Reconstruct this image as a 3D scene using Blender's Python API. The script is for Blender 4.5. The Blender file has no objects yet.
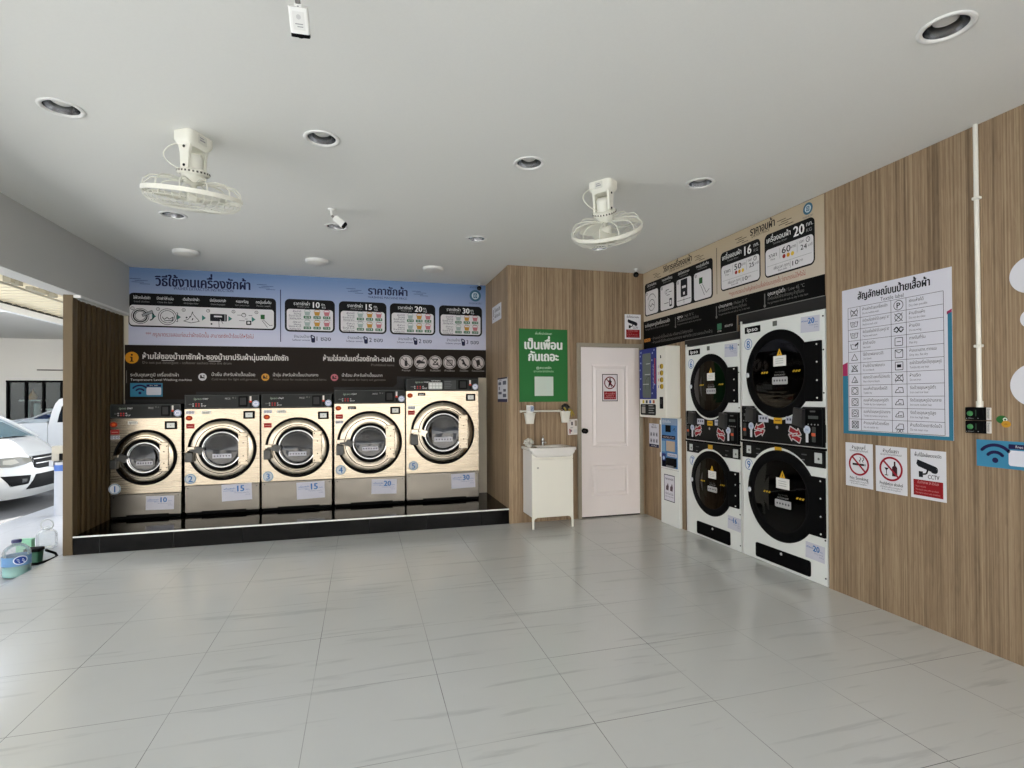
import bpy, bmesh, math, random
from mathutils import Vector, Matrix
random.seed(7)
SC = bpy.context.scene
COL = SC.collection
PI = math.pi
# ------------------------------------------------------------------ room figures (metres)
H = 1.402                      # eye height
CEIL = 2.904
XL, XR = -2.492, 3.288         # left lintel face / right wall
YW, YB = 5.749, 6.860          # wood wall with the door / back wall behind the washers
XW = 1.584                     # side of the alcove
YF = -1.4                      # shop front (behind the camera)
PL = 0.169                     # plinth height
WF = 6.440                     # washer front plane
OUTZ = -0.06                   # terrace
ROAD = -0.15

# ------------------------------------------------------------------ materials
def lin(c):
    return tuple(((x/255)/12.92 if x/255 <= .04045 else ((x/255+.055)/1.055)**2.4) for x in c)
def nd(nt, t, **k):
    n = nt.nodes.new(t)
    for a, b in k.items(): setattr(n, a, b)
    return n
MATS = {}
def mat(name, rgb, rough=.5, metal=0.0, var=.04, scale=30, spec=.5, coat=0, bump=0, emit=0, stretch=(1, 1, 1)):
    if name in MATS: return MATS[name]
    m = bpy.data.materials.new(name); m.use_nodes = True
    nt = m.node_tree; b = nt.nodes['Principled BSDF']
    c = lin(rgb)
    b.inputs['Roughness'].default_value = rough
    b.inputs['Metallic'].default_value = metal
    b.inputs['Specular IOR Level'].default_value = spec
    if coat: b.inputs['Coat Weight'].default_value = coat; b.inputs['Coat Roughness'].default_value = .08
    b.inputs['Base Color'].default_value = (*c, 1)
    if var:
        g = nd(nt, 'ShaderNodeNewGeometry'); mp = nd(nt, 'ShaderNodeMapping'); mp.inputs['Scale'].default_value = stretch
        nz = nd(nt, 'ShaderNodeTexNoise'); nz.inputs['Scale'].default_value = scale; nz.inputs['Detail'].default_value = 4
        mr = nd(nt, 'ShaderNodeMapRange'); mr.inputs[3].default_value = 1-var; mr.inputs[4].default_value = 1+var
        hs = nd(nt, 'ShaderNodeHueSaturation'); hs.inputs['Color'].default_value = (*c, 1)
        L = nt.links.new
        L(g.outputs['Position'], mp.inputs[0]); L(mp.outputs[0], nz.inputs['Vector']); L(nz.outputs['Fac'], mr.inputs[0])
        L(mr.outputs[0], hs.inputs['Value']); L(hs.outputs[0], b.inputs['Base Color'])
        if bump:
            bp = nd(nt, 'ShaderNodeBump'); bp.inputs['Strength'].default_value = bump; bp.inputs['Distance'].default_value = .004
            L(nz.outputs['Fac'], bp.inputs['Height']); L(bp.outputs[0], b.inputs['Normal'])
    if emit:
        b.inputs['Emission Color'].default_value = (*c, 1); b.inputs['Emission Strength'].default_value = emit
    MATS[name] = m
    return m
def ink(rgb, rough=.55):
    return mat('ink_%d_%d_%d_%d' % (*rgb, int(rough*100)), rgb, rough, var=0, spec=.16)

def wood_mat(name, dark, mid, light, axis_sign=1.0):
    """wood laminate: vertical grain running along z, in boards a hand wide"""
    m = bpy.data.materials.new(name); m.use_nodes = True
    nt = m.node_tree; L = nt.links.new; b = nt.nodes['Principled BSDF']
    b.inputs['Roughness'].default_value = .5; b.inputs['Specular IOR Level'].default_value = .3
    g = nd(nt, 'ShaderNodeNewGeometry'); sx = nd(nt, 'ShaderNodeSeparateXYZ'); L(g.outputs['Position'], sx.inputs[0])
    ad = nd(nt, 'ShaderNodeMath', operation='ADD'); L(sx.outputs['X'], ad.inputs[0]); L(sx.outputs['Y'], ad.inputs[1])
    def noise(kt, kz, detail, rough=.55, dist=0.0):
        cb = nd(nt, 'ShaderNodeCombineXYZ')
        a = nd(nt, 'ShaderNodeMath', operation='MULTIPLY'); a.inputs[1].default_value = kt
        c = nd(nt, 'ShaderNodeMath', operation='MULTIPLY'); c.inputs[1].default_value = kz
        L(ad.outputs[0], a.inputs[0]); L(sx.outputs['Z'], c.inputs[0]); L(a.outputs[0], cb.inputs[0]); L(c.outputs[0], cb.inputs[1])
        n = nd(nt, 'ShaderNodeTexNoise'); n.inputs['Scale'].default_value = 1; n.inputs['Detail'].default_value = detail
        n.inputs['Roughness'].default_value = rough; n.inputs['Distortion'].default_value = dist
        L(cb.outputs[0], n.inputs['Vector']); return n.outputs['Fac']
    f1 = noise(120, .55, 3); f2 = noise(26, .13, 3, .6); f3 = noise(9, .22, 2); f4 = noise(55, 5.0, 4, .6, .8)
    def mix(a, b_, k):
        q = nd(nt, 'ShaderNodeMix'); q.inputs[0].default_value = k; L(a, q.inputs[2]); L(b_, q.inputs[3]); return q.outputs[0]
    f = mix(mix(f1, f2, .50), mix(f3, f4, .45), .36)
    r = nd(nt, 'ShaderNodeValToRGB'); e = r.color_ramp.elements
    e[0].position = .40; e[0].color = (*lin(dark), 1); e[1].position = .60; e[1].color = (*lin(light), 1)
    k = r.color_ramp.elements.new(.5); k.color = (*lin(mid), 1)
    L(f, r.inputs[0]); L(r.outputs[0], b.inputs['Base Color'])
    MATS[name] = m
    return m

def tile_mat(name, base, vein, grout, size, x0, y0, rough, dark_vein=.30, mortar=.0022):
    m = bpy.data.materials.new(name); m.use_nodes = True
    nt = m.node_tree; L = nt.links.new; b = nt.nodes['Principled BSDF']
    g = nd(nt, 'ShaderNodeNewGeometry')
    mp = nd(nt, 'ShaderNodeMapping'); mp.inputs['Location'].default_value = (-x0+40*size, -y0+40*size, 0); L(g.outputs['Position'], mp.inputs[0])
    br = nd(nt, 'ShaderNodeTexBrick'); br.offset = 0; br.offset_frequency = 2; br.squash = 1
    br.inputs['Scale'].default_value = 1; br.inputs['Mortar Size'].default_value = mortar; br.inputs['Mortar Smooth'].default_value = .1
    br.inputs['Brick Width'].default_value = size; br.inputs['Row Height'].default_value = size; br.inputs['Bias'].default_value = 0
    br.inputs['Color1'].default_value = (.0, .0, .0, 1); br.inputs['Color2'].default_value = (1, 1, 1, 1); br.inputs['Mortar'].default_value = (0, 0, 0, 1)
    L(mp.outputs[0], br.inputs['Vector'])
    # veins: long thin diagonal streaks
    rot = nd(nt, 'ShaderNodeMapping'); rot.inputs['Rotation'].default_value = (0, 0, math.radians(-33)); rot.inputs['Scale'].default_value = (1.0, 12, 1)
    L(g.outputs['Position'], rot.inputs[0])
    n1 = nd(nt, 'ShaderNodeTexNoise'); n1.inputs['Scale'].default_value = 1.3; n1.inputs['Detail'].default_value = 5; n1.inputs['Roughness'].default_value = .55; n1.inputs['Distortion'].default_value = .5
    L(rot.outputs[0], n1.inputs['Vector'])
    cr = nd(nt, 'ShaderNodeValToRGB'); e = cr.color_ramp.elements; e[0].position = .33; e[0].color = (1, 1, 1, 1); e[1].position = .42; e[1].color = (0, 0, 0, 1)
    L(n1.outputs['Fac'], cr.inputs[0])
    n2 = nd(nt, 'ShaderNodeTexNoise'); n2.inputs['Scale'].default_value = 5; n2.inputs['Detail'].default_value = 6
    L(g.outputs['Position'], n2.inputs['Vector'])
    mu = nd(nt, 'ShaderNodeMath', operation='MULTIPLY'); L(cr.outputs[0], mu.inputs[0]); L(n2.outputs['Fac'], mu.inputs[1])
    mk = nd(nt, 'ShaderNodeMath', operation='MULTIPLY'); mk.inputs[1].default_value = dark_vein*1.6; L(mu.outputs[0], mk.inputs[0]); mk.use_clamp = True
    mx = nd(nt, 'ShaderNodeMix', data_type='RGBA'); L(mk.outputs[0], mx.inputs[0]); mx.inputs[6].default_value = (*lin(base), 1); mx.inputs[7].default_value = (*lin(vein), 1)
    # slight tone difference from tile to tile and cloudy mottling
    hs = nd(nt, 'ShaderNodeHueSaturation'); mr = nd(nt, 'ShaderNodeMapRange'); mr.inputs[3].default_value = .95; mr.inputs[4].default_value = 1.04
    n3 = nd(nt, 'ShaderNodeTexNoise'); n3.inputs['Scale'].default_value = 2.2; n3.inputs['Detail'].default_value = 5; L(g.outputs['Position'], n3.inputs['Vector'])
    L(n3.outputs['Fac'], mr.inputs[0]); L(mr.outputs[0], hs.inputs['Value']); L(mx.outputs[2], hs.inputs['Color'])
    gr = nd(nt, 'ShaderNodeMapRange'); gr.inputs[1].default_value = .38; gr.inputs[2].default_value = .62; gr.inputs[3].default_value = .25; gr.inputs[4].default_value = 1
    n4 = nd(nt, 'ShaderNodeTexNoise'); n4.inputs['Scale'].default_value = 1.1; n4.inputs['Detail'].default_value = 3; L(g.outputs['Position'], n4.inputs['Vector']); L(n4.outputs['Fac'], gr.inputs[0])
    gm = nd(nt, 'ShaderNodeMath', operation='MULTIPLY'); L(br.outputs['Fac'], gm.inputs[0]); L(gr.outputs[0], gm.inputs[1])
    m2 = nd(nt, 'ShaderNodeMix', data_type='RGBA'); L(gm.outputs[0], m2.inputs[0]); L(hs.outputs[0], m2.inputs[6]); m2.inputs[7].default_value = (*lin(grout), 1)
    L(m2.outputs[2], b.inputs['Base Color'])
    rr = nd(nt, 'ShaderNodeMapRange'); rr.inputs[3].default_value = rough*.85; rr.inputs[4].default_value = rough*1.2; L(n2.outputs['Fac'], rr.inputs[0]); L(rr.outputs[0], b.inputs['Roughness'])
    MATS[name] = m
    return m

def glass_mat(name, tint=(235, 240, 240), ior=1.5, rough=0.0):
    m = bpy.data.materials.new(name); m.use_nodes = True
    nt = m.node_tree; nt.nodes.clear(); L = nt.links.new
    o = nd(nt, 'ShaderNodeOutputMaterial'); mx = nd(nt, 'ShaderNodeMixShader'); fr = nd(nt, 'ShaderNodeFresnel'); fr.inputs[0].default_value = ior
    t = nd(nt, 'ShaderNodeBsdfTransparent'); t.inputs[0].default_value = (*lin(tint), 1)
    g = nd(nt, 'ShaderNodeBsdfGlossy'); g.inputs['Roughness'].default_value = rough
    nz = nd(nt, 'ShaderNodeTexNoise'); nz.inputs['Scale'].default_value = 3
    mr = nd(nt, 'ShaderNodeMapRange'); mr.inputs[3].default_value = .96; mr.inputs[4].default_value = 1; L(nz.outputs['Fac'], mr.inputs[0]); L(mr.outputs[0], g.inputs['Color'])
    L(fr.outputs[0], mx.inputs[0]); L(t.outputs[0], mx.inputs[1]); L(g.outputs[0], mx.inputs[2]); L(mx.outputs[0], o.inputs[0])
    MATS[name] = m
    return m

def pet_mat(name):
    m = glass_mat(name, (250, 252, 252), 1.35, .05); nt = m.node_tree; L = nt.links.new
    o = [n for n in nt.nodes if n.type == 'OUTPUT_MATERIAL'][0]; g = o.inputs[0].links[0].from_node
    d = nd(nt, 'ShaderNodeBsdfTranslucent'); d.inputs[0].default_value = (.85, .88, .90, 1); d2 = nd(nt, 'ShaderNodeBsdfDiffuse'); d2.inputs[0].default_value = (.85, .88, .90, 1)
    a = nd(nt, 'ShaderNodeMixShader'); a.inputs[0].default_value = .5; L(d.outputs[0], a.inputs[1]); L(d2.outputs[0], a.inputs[2])
    b = nd(nt, 'ShaderNodeMixShader'); b.inputs[0].default_value = .20; L(g.outputs[0], b.inputs[1]); L(a.outputs[0], b.inputs[2]); L(b.outputs[0], o.inputs[0])
    return m
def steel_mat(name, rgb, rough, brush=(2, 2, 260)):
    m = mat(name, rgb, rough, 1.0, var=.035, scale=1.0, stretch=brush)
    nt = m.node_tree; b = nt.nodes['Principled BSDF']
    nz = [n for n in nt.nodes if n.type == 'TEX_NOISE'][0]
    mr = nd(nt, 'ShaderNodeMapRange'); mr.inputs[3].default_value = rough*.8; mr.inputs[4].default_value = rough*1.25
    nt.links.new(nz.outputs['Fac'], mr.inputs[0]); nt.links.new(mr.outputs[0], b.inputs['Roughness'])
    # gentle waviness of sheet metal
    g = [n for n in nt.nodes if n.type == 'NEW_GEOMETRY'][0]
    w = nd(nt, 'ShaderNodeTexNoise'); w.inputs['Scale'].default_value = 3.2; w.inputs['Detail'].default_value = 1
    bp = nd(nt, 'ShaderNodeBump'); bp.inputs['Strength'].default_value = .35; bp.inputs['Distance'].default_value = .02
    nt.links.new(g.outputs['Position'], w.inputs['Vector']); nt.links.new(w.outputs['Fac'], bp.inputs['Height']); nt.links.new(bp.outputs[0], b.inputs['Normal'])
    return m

WOOD = wood_mat('wood_laminate', (106, 88, 67), (144, 122, 97), (171, 150, 121))
FLOOR = tile_mat('floor_tile', (206, 207, 203), (140, 142, 141), (118, 118, 116), .6, 1.563, 2.123, .17, mortar=.0017)
TERR = tile_mat('terrace_tile', (164, 167, 170), (132, 135, 138), (120, 120, 120), .6, 1.563, 2.123, .30, .25)
PLINTH = tile_mat('black_tile', (4, 4, 5), (9, 9, 10), (30, 31, 32), .6, -1.73, 0, .07, .2, .003)
PLINTH.node_tree.nodes['Principled BSDF'].inputs['Specular IOR Level'].default_value = .10
WHITE = mat('white_paint', (228, 226, 220), .75, var=.015, scale=6)
CEILM = mat('ceiling_paint', (222, 222, 217), .85, var=.02, scale=90, bump=.03)
LINT = mat('lintel_shade', (190, 190, 187), .8, var=.015, scale=5)  # white lintel greyed, its shade put into the colour
TRIMW = mat('white_trim', (226, 226, 222), .5, var=0)
CREAM = mat('cream_wall', (214, 206, 188), .7, var=.02, scale=5)
BROWN = mat('brown_post', (90, 74, 48), .6, var=.05, scale=8, stretch=(4, 4, .3))
BROWNP = mat('brown_fluted', (74, 59, 36), .6, var=.03, scale=8, stretch=(4, 4, .3), spec=.2)
BLACKB = mat('black_board', (10, 10, 10), .6, var=.1, scale=10)
STEEL = steel_mat('brushed_steel', (166, 155, 137), .27)  # warm reflections put into the tint of this and the door steel
STEELD = steel_mat('brushed_steel_dimmed', (112, 108, 101), .30)  # same steel darkened, dim floor reflection put into the colour
STEELR = steel_mat('door_steel', (174, 164, 148), .24, (90, 90, 90))
CHROME = mat('chrome', (220, 220, 220), .12, 1.0, var=.02)
EDGE = mat('edge_steel', (226, 226, 224), .38, .7, var=.03, scale=60)
GASK = mat('black_rubber', (7, 7, 7), .6, var=.1, spec=.08)
PANEL = mat('charcoal_panel', (30, 32, 31), .45, var=.06, scale=12, spec=.2)
PANELB = mat('black_panel', (8, 8, 8), .45, var=.08, scale=12, spec=.15)
DRUM = mat('drum_steel', (58, 58, 60), .4, .8, var=.2, scale=60)
GLASS = glass_mat('door_glass', (120, 124, 124), 1.5)
DGLASS = glass_mat('dark_glass', (60, 62, 64), 1.16)
CLEAR = glass_mat('clear_glass', (225, 235, 235), 1.45)
PET = pet_mat('clear_plastic')
ENAM = mat('white_enamel', (226, 229, 226), .35, var=.012, scale=4, coat=.2)
PLAST = mat('white_plastic', (226, 224, 214), .45, var=.012, scale=9)
IVORY = mat('ivory_plastic', (224, 223, 211), .45, var=.02, scale=12)
PAPER = mat('white_paper', (196, 197, 209), .8, var=.012, scale=12)
BLACKP = mat('black_plastic', (5, 5, 6), .6, var=.08, spec=.08)
DOORW = mat('door_white', (236, 228, 226), .45, var=.012, scale=3)
FRAMEG = mat('door_frame_grey', (150, 142, 126), .55, var=.03)
CERAM = mat('ceramic', (226, 224, 220), .15, var=.01, coat=.4)
CABW = mat('cabinet_white', (232, 230, 219), .5, var=.01, scale=4)

# ------------------------------------------------------------------ geometry helpers
class Fr:
    """a flat frame: origin, right, up, outward"""
    def __init__(s, o, u, v, n=None):
        s.o = Vector(o); s.u = Vector(u).normalized(); s.v = Vector(v).normalized()
        s.n = Vector(n).normalized() if n is not None else s.u.cross(s.v).normalized()
    def at(s, a, b, w=0): return s.o + s.u*a + s.v*b + s.n*w
    def sub(s, a, b, w=0, rot=0):
        c, t = math.cos(rot), math.sin(rot)
        return Fr(s.at(a, b, w), s.u*c + s.v*t, s.v*c - s.u*t, s.n)
def f_back(x, z, y): return Fr((x, y, z), (1, 0, 0), (0, 0, 1))        # faces -y
def f_right(y, z, x=XR): return Fr((x, y, z), (0, -1, 0), (0, 0, 1))   # faces -x, u grows towards the camera
def axis_frame(o, n):
    n = Vector(n).normalized(); a = Vector((0, 0, 1)) if abs(n.z) < .9 else Vector((1, 0, 0))
    u = a.cross(n).normalized(); return Fr(o, u, n.cross(u), n)

TEXT = {}
UP_V = 'ิีึืั็ํ'
TONE = '่้๊๋์'
def text_geo(s, bold):
    k = (s, bold)
    if k in TEXT: return TEXT[k]
    cu = bpy.data.curves.new('tmp', 'FONT'); cu.body = s; cu.resolution_u = 2; cu.offset = bold; cu.size = 1
    ma = MATS['ink_dummy'] if 'ink_dummy' in MATS else mat('ink_dummy', (0, 0, 0), var=0)
    cu.materials.append(ma); cu.materials.append(bpy.data.materials['ink_dummy'])
    for i, ch in enumerate(s):
        if ch in TONE and i and s[i-1] in UP_V: cu.body_format[i].material_index = 1
    ob = bpy.data.objects.new('tmp', cu); COL.objects.link(ob)
    bpy.context.view_layer.update()
    dg = bpy.context.evaluated_depsgraph_get()
    me = bpy.data.meshes.new_from_object(ob.evaluated_get(dg))
    vs = [v.co.copy() for v in me.vertices]; fs = []; up = set()
    for p in me.polygons:
        if p.normal.z < 0: fs.append(tuple(reversed(p.vertices)))
        else: fs.append(tuple(p.vertices))
        if p.material_index == 1: up.update(p.vertices)
    for i in up: vs[i].y += .19
    bpy.data.objects.remove(ob); bpy.data.meshes.remove(me); bpy.data.curves.remove(cu)
    xs = [v.x for v in vs] or [0, 1]
    TEXT[k] = (vs, fs, min(xs), max(xs))
    return TEXT[k]

class MB:
    def __init__(s): s.v = []; s.f = []; s.mi = []; s.sm = []; s.mats = []
    def m(s, m):
        if m not in s.mats: s.mats.append(m)
        return s.mats.index(m)
    def add(s, vs, fs, m, smooth=False):
        b = len(s.v); s.v += [Vector(v) for v in vs]; i = s.m(m)
        for f in fs: s.f.append(tuple(b+k for k in f)); s.mi.append(i); s.sm.append(smooth)
        return s
    def poly(s, fr, pts, w, m): return s.add([fr.at(a, b, w) for a, b in pts], [tuple(range(len(pts)))], m)
    def prism(s, fr, pts, w0, w1, m, smooth=False):
        n = len(pts)
        vs = [fr.at(a, b, w0) for a, b in pts] + [fr.at(a, b, w1) for a, b in pts]
        s.add(vs, [tuple(reversed(range(n))), tuple(range(n, 2*n))], m)
        return s.add(vs, [(i, (i+1) % n, n+(i+1) % n, n+i) for i in range(n)], m, smooth)
    def rect(s, fr, u0, v0, u1, v1, w, m): return s.poly(fr, [(u0, v0), (u1, v0), (u1, v1), (u0, v1)], w, m)
    def rr(s, u0, v0, u1, v1, r, n=6):
        o = []
        for cx, cy, a in ((u1-r, v0+r, -90), (u1-r, v1-r, 0), (u0+r, v1-r, 90), (u0+r, v0+r, 180)):
            for i in range(n+1):
                t = math.radians(a+90*i/n); o.append((cx+r*math.cos(t), cy+r*math.sin(t)))
        return o
    def rrect(s, fr, u0, v0, u1, v1, r, w, m, th=0):
        p = s.rr(u0, v0, u1, v1, r)
        return s.prism(fr, p, w-th, w, m) if th else s.poly(fr, p, w, m)
    def frame(s, fr, u0, v0, u1, v1, t, w, m):
        s.rect(fr, u0, v0, u1, v0+t, w, m); s.rect(fr, u0, v1-t, u1, v1, w, m); s.rect(fr, u0, v0+t, u0+t, v1-t, w, m)
        return s.rect(fr, u1-t, v0+t, u1, v1-t, w, m)
    def disc(s, fr, cu, cv, r, w, m, n=28, ry=None, th=0):
        p = [(cu+r*math.cos(2*PI*i/n), cv+(ry or r)*math.sin(2*PI*i/n)) for i in range(n)]
        return s.prism(fr, p, w-th, w, m) if th else s.poly(fr, p, w, m)
    def arc(s, fr, cu, cv, r, t, w, m, a0=0, a1=360, n=28):
        vs = []; c = a1-a0 >= 360
        for i in range(n+1):
            a = math.radians(a0+(a1-a0)*i/n)
            for q in (r-t/2, r+t/2): vs.append(fr.at(cu+q*math.cos(a), cv+q*math.sin(a), w))
        return s.add(vs, [(2*i, 2*i+1, 2*i+3, 2*i+2) for i in range(n)], m)
    def line(s, fr, pts, t, w, m, closed=False):
        if closed: pts = list(pts)+[pts[0]]
        for (a, b), (c, d) in zip(pts, pts[1:]):
            l = math.hypot(c-a, d-b) or 1; nx, ny = -(d-b)/l*t/2, (c-a)/l*t/2
            s.poly(fr, [(a-nx, b-ny), (c-nx, d-ny), (c+nx, d+ny), (a+nx, b+ny)], w, m)
        return s
    def text(s, fr, string, u, v, size, m, w=0, align='c', bold=0.0, width=None):
        if bold >= .011:      # heavier strokes: the same outline laid down five times with a hair's shift
            q = bold*size*.85; wd = width-2*q if width else None; cx = {'l': q, 'c': 0, 'r': -q}[align]
            for i, (dx, dy) in enumerate(((-q, 0), (q, 0), (0, q*.55), (0, -q*.55), (0, 0))): s.text(fr, string, u+cx+dx, v+dy, size, m, w+.00004*i, align, 0, wd)
            return s
        vs, fs, x0, x1 = text_geo(string, 0); k = size; kx = k
        if width: kx = width/(x1-x0) if x1 > x0 else k
        off = -x0*kx + {'l': 0, 'c': -(x1-x0)*kx/2, 'r': -(x1-x0)*kx}[align]
        return s.add([fr.at(u+off+p.x*kx, v+p.y*k, w) for p in vs], fs, m)
    def box(s, a, b, m, bev=0, seg=2, smooth=False):
        (x0, y0, z0), (x1, y1, z1) = [min(p, q) for p, q in zip(a, b)], [max(p, q) for p, q in zip(a, b)]
        bm = bmesh.new()
        bmesh.ops.create_cube(bm, size=1, matrix=Matrix.Translation(((x0+x1)/2, (y0+y1)/2, (z0+z1)/2)) @ Matrix.Diagonal((x1-x0, y1-y0, z1-z0, 1)))
        if bev: bmesh.ops.bevel(bm, geom=bm.edges[:], offset=bev, segments=seg, affect='EDGES', profile=.5)
        return s.bm(bm, m, smooth)
    def fbox(s, fr, u0, v0, u1, v1, w0, w1, m, bev=0):
        bm = bmesh.new()
        bmesh.ops.create_cube(bm, size=1, matrix=Matrix.Translation(((u0+u1)/2, (v0+v1)/2, (w0+w1)/2)) @ Matrix.Diagonal((abs(u1-u0), abs(v1-v0), abs(w1-w0), 1)))
        if bev: bmesh.ops.bevel(bm, geom=bm.edges[:], offset=bev, segments=2, affect='EDGES', profile=.5)
        for v in bm.verts: v.co = fr.at(*v.co)
        return s.bm(bm, m)
    def bm(s, bm, m, smooth=False):
        bm.verts.index_update()
        s.add([v.co.copy() for v in bm.verts], [tuple(v.index for v in f.verts) for f in bm.faces], m, smooth); bm.free(); return s
    def lathe(s, fr, prof, m, n=40, smooth=True, cu=0, cv=0, caps=False, sv=1):
        """prof: (radius, height along the frame's normal)"""
        vs = []
        for r, h in prof:
            for i in range(n):
                a = 2*PI*i/n; vs.append(fr.at(cu+r*math.cos(a), cv+r*sv*math.sin(a), h))
        fs = []
        for j in range(len(prof)-1):
            for i in range(n):
                k = (i+1) % n; fs.append((j*n+i, j*n+k, (j+1)*n+k, (j+1)*n+i))
        s.add(vs, fs, m, smooth)
        if caps:
            q = len(prof)-1
            s.add(vs[:n], [tuple(reversed(range(n)))], m); s.add(vs[q*n:], [tuple(range(n))], m)
        return s
    def tube(s, pts, r, m, n=8, closed=False, caps=True):
        pts = [Vector(p) for p in pts]; N = len(pts); rings = []
        up = Vector((0, 0, 1)); prev = None
        for i, p in enumerate(pts):
            a = pts[(i-1) % N] if (closed or i) else p; b = pts[(i+1) % N] if (closed or i < N-1) else p
            t = (b-a).normalized()
            if prev is None:
                x = up.cross(t) if abs(t.z) < .95 else Vector((1, 0, 0)).cross(t)
            else: x = prev - t*prev.dot(t)
            x.normalize(); prev = x; y = t.cross(x); rr = r[i] if isinstance(r, (list, tuple)) else r
            rings.append([p+x*rr*math.cos(2*PI*k/n)+y*rr*math.sin(2*PI*k/n) for k in range(n)])
        vs = [v for q in rings for v in q]; fs = []
        for i in range(N if closed else N-1):
            j = (i+1) % N
            for k in range(n): fs.append((i*n+k, i*n+(k+1) % n, j*n+(k+1) % n, j*n+k))
        s.add(vs, fs, m, True)
        if caps and not closed:
            s.add(rings[0], [tuple(reversed(range(n)))], m); s.add(rings[-1], [tuple(range(n))], m)
        return s
    def grid(s, rows, m, smooth=True, closed=False):
        n = len(rows[0]); vs = [Vector(p) for r in rows for p in r]
        return s.add(vs, [(i*n+k, i*n+(k+1) % n, (i+1)*n+(k+1) % n, (i+1)*n+k) for i in range(len(rows)-1) for k in range(n if closed else n-1)], m, smooth)
    def build(s, name, parent=None, loc=None, label=None):
        if parent is not None: o0 = Vector(WORLD[parent.name])
        else:
            if loc is None:
                xs = [v.x for v in s.v]; ys = [v.y for v in s.v]; zs = [v.z for v in s.v]
                loc = ((min(xs)+max(xs))/2, (min(ys)+max(ys))/2, min(zs))
            o0 = Vector(loc)
        me = bpy.data.meshes.new(name)
        me.from_pydata([v-o0 for v in s.v], [], s.f)
        for m in s.mats: me.materials.append(m)
        me.polygons.foreach_set('material_index', s.mi); me.polygons.foreach_set('use_smooth', s.sm)
        me.update()
        ob = bpy.data.objects.new(name, me); COL.objects.link(ob)
        if parent is not None: ob.parent = parent
        else: ob.location = o0
        WORLD[ob.name] = tuple(o0)
        if label: ob['label'] = label
        return ob
WORLD = {}
def thing(name, label, cat, loc, group=None):
    o = bpy.data.objects.new(name, None); o.empty_display_size = .1; COL.objects.link(o); o.location = loc
    WORLD[o.name] = tuple(loc); return tag(o, label, cat, group)
def tag(o, label, cat, group=None):
    o['label'] = label; o['category'] = cat
    if group: o['group'] = group
    return o
def struct(name, mb, loc=None, parent=None):
    o = mb.build(name, parent, loc)
    if parent is None: o['kind'] = 'structure'
    return o
INK = ink((22, 24, 30)); WINK = ink((232, 232, 232)); GREYI = ink((150, 150, 150)); NAVY = ink((28, 32, 66)); RED = ink((150, 26, 34)); BLUE = ink((52, 108, 172))
# ------------------------------------------------------------------ the room shell
def holeplate(mb, fr, u0, v0, u1, v1, cu, cv, r, w, m, n=48):
    """a rectangle with a round hole"""
    inn, out = [], []
    angs = sorted(set([2*PI*i/n for i in range(n)] + [math.atan2(b-cv, a-cu) % (2*PI) for a in (u0, u1) for b in (v0, v1)]))
    for a in angs:
        c, t = math.cos(a), math.sin(a)
        inn.append(fr.at(cu+r*c, cv+r*t, w))
        k = min([(u1-cu)/c if c > 1e-9 else (u0-cu)/c if c < -1e-9 else 1e9, (v1-cv)/t if t > 1e-9 else (v0-cv)/t if t < -1e-9 else 1e9])
        out.append(fr.at(cu+k*c, cv+k*t, w))
    q = len(angs)
    mb.add(inn+out, [(i, q+i, q+(i+1) % q, (i+1) % q) for i in range(q)], m)
    return mb

DL = [(-1.475, 3.230), (-.217, 3.225), (1.033, 3.222), (2.289, 3.215), (2.297, 1.590), (-1.465, 4.870), (-.211, 4.845), (1.040, 4.880), (2.290, 4.870)]
struct('floor', MB().box((-2.655, YF, -.12), (XR+.25, YB+.1, 0), FLOOR))
mb = MB(); FC = Fr((0, 0, CEIL), (1, 0, 0), (0, -1, 0))           # faces down; v = -y
xs = [-2.66] + [c+d for c in (-1.47, -.214, 1.037, 2.292) for d in (-.13, .13)] + [XR+.25]
ys = [YF] + [c+d for c in (1.59, 3.223, 4.866) for d in (-.13, .13)] + [YB+.1]
for i in range(len(xs)-1):
    for j in range(len(ys)-1):
        hit = [p for p in DL if xs[i] < p[0] < xs[i+1] and ys[j] < p[1] < ys[j+1]]
        if hit: holeplate(mb, FC, xs[i], -ys[j+1], xs[i+1], -ys[j], hit[0][0], -hit[0][1], .077, 0, CEILM, 32)
        else: mb.rect(FC, xs[i], -ys[j+1], xs[i+1], -ys[j], 0, CEILM)
struct('ceiling', mb)
struct('roof', MB().box((-2.66, YF, CEIL+.22), (XR+.3, YB+.3, CEIL+.36), CEILM))  # unseen slab added above the ceiling to keep the sun out
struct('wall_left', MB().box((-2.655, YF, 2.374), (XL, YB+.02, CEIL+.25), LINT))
struct('trim_1', MB().box((-2.545, YW+.01, 2.350), (XL+.012, YB-.005, 2.3735), TRIMW))
struct('trim_2', MB().box((-2.613, YW, 0), (-2.537, YW+.09, 2.3735), BROWN, .004))
mb = MB(); mb.box((-2.612, YW+.09, 0), (-2.595, YB, 2.35), BROWNP)
struct('shade_beam', MB().box((-2.655, YF-.1, 2.62), (XR+.06, YF, CEIL+.2), WHITE))  # unseen header beam added to cut sky light on the upper walls
k = 0; y = YW+.10
while y < YB-.04:
    w = .056
    mb.box((-2.596, y, 0.003), (-2.537, y+w, 2.349), BROWNP, .014); y += .104
struct('wall_panel_left', mb)
struct('wall_back', MB().box((-2.655, YB, 0), (XW+.02, YB+.12, CEIL), CREAM))
struct('wall_opening_dark', MB().box((-2.534, YB-.004, PL), (1.476, YB-.0001, 1.70), BLACKB))  # black sheet painted as the dark wall opening behind the washers
struct('wall_alcove', MB().box((XW, YW+.1001, 0), (XW+.10, YB+.05, CEIL), WOOD))
struct('wall_rear', MB().box((XW, YW, 0), (XR+.2, YW+.1, CEIL), WOOD))
mb = MB(); FRW = Fr((XR, 0, 0), (0, -1, 0), (0, 0, 1))
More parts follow.
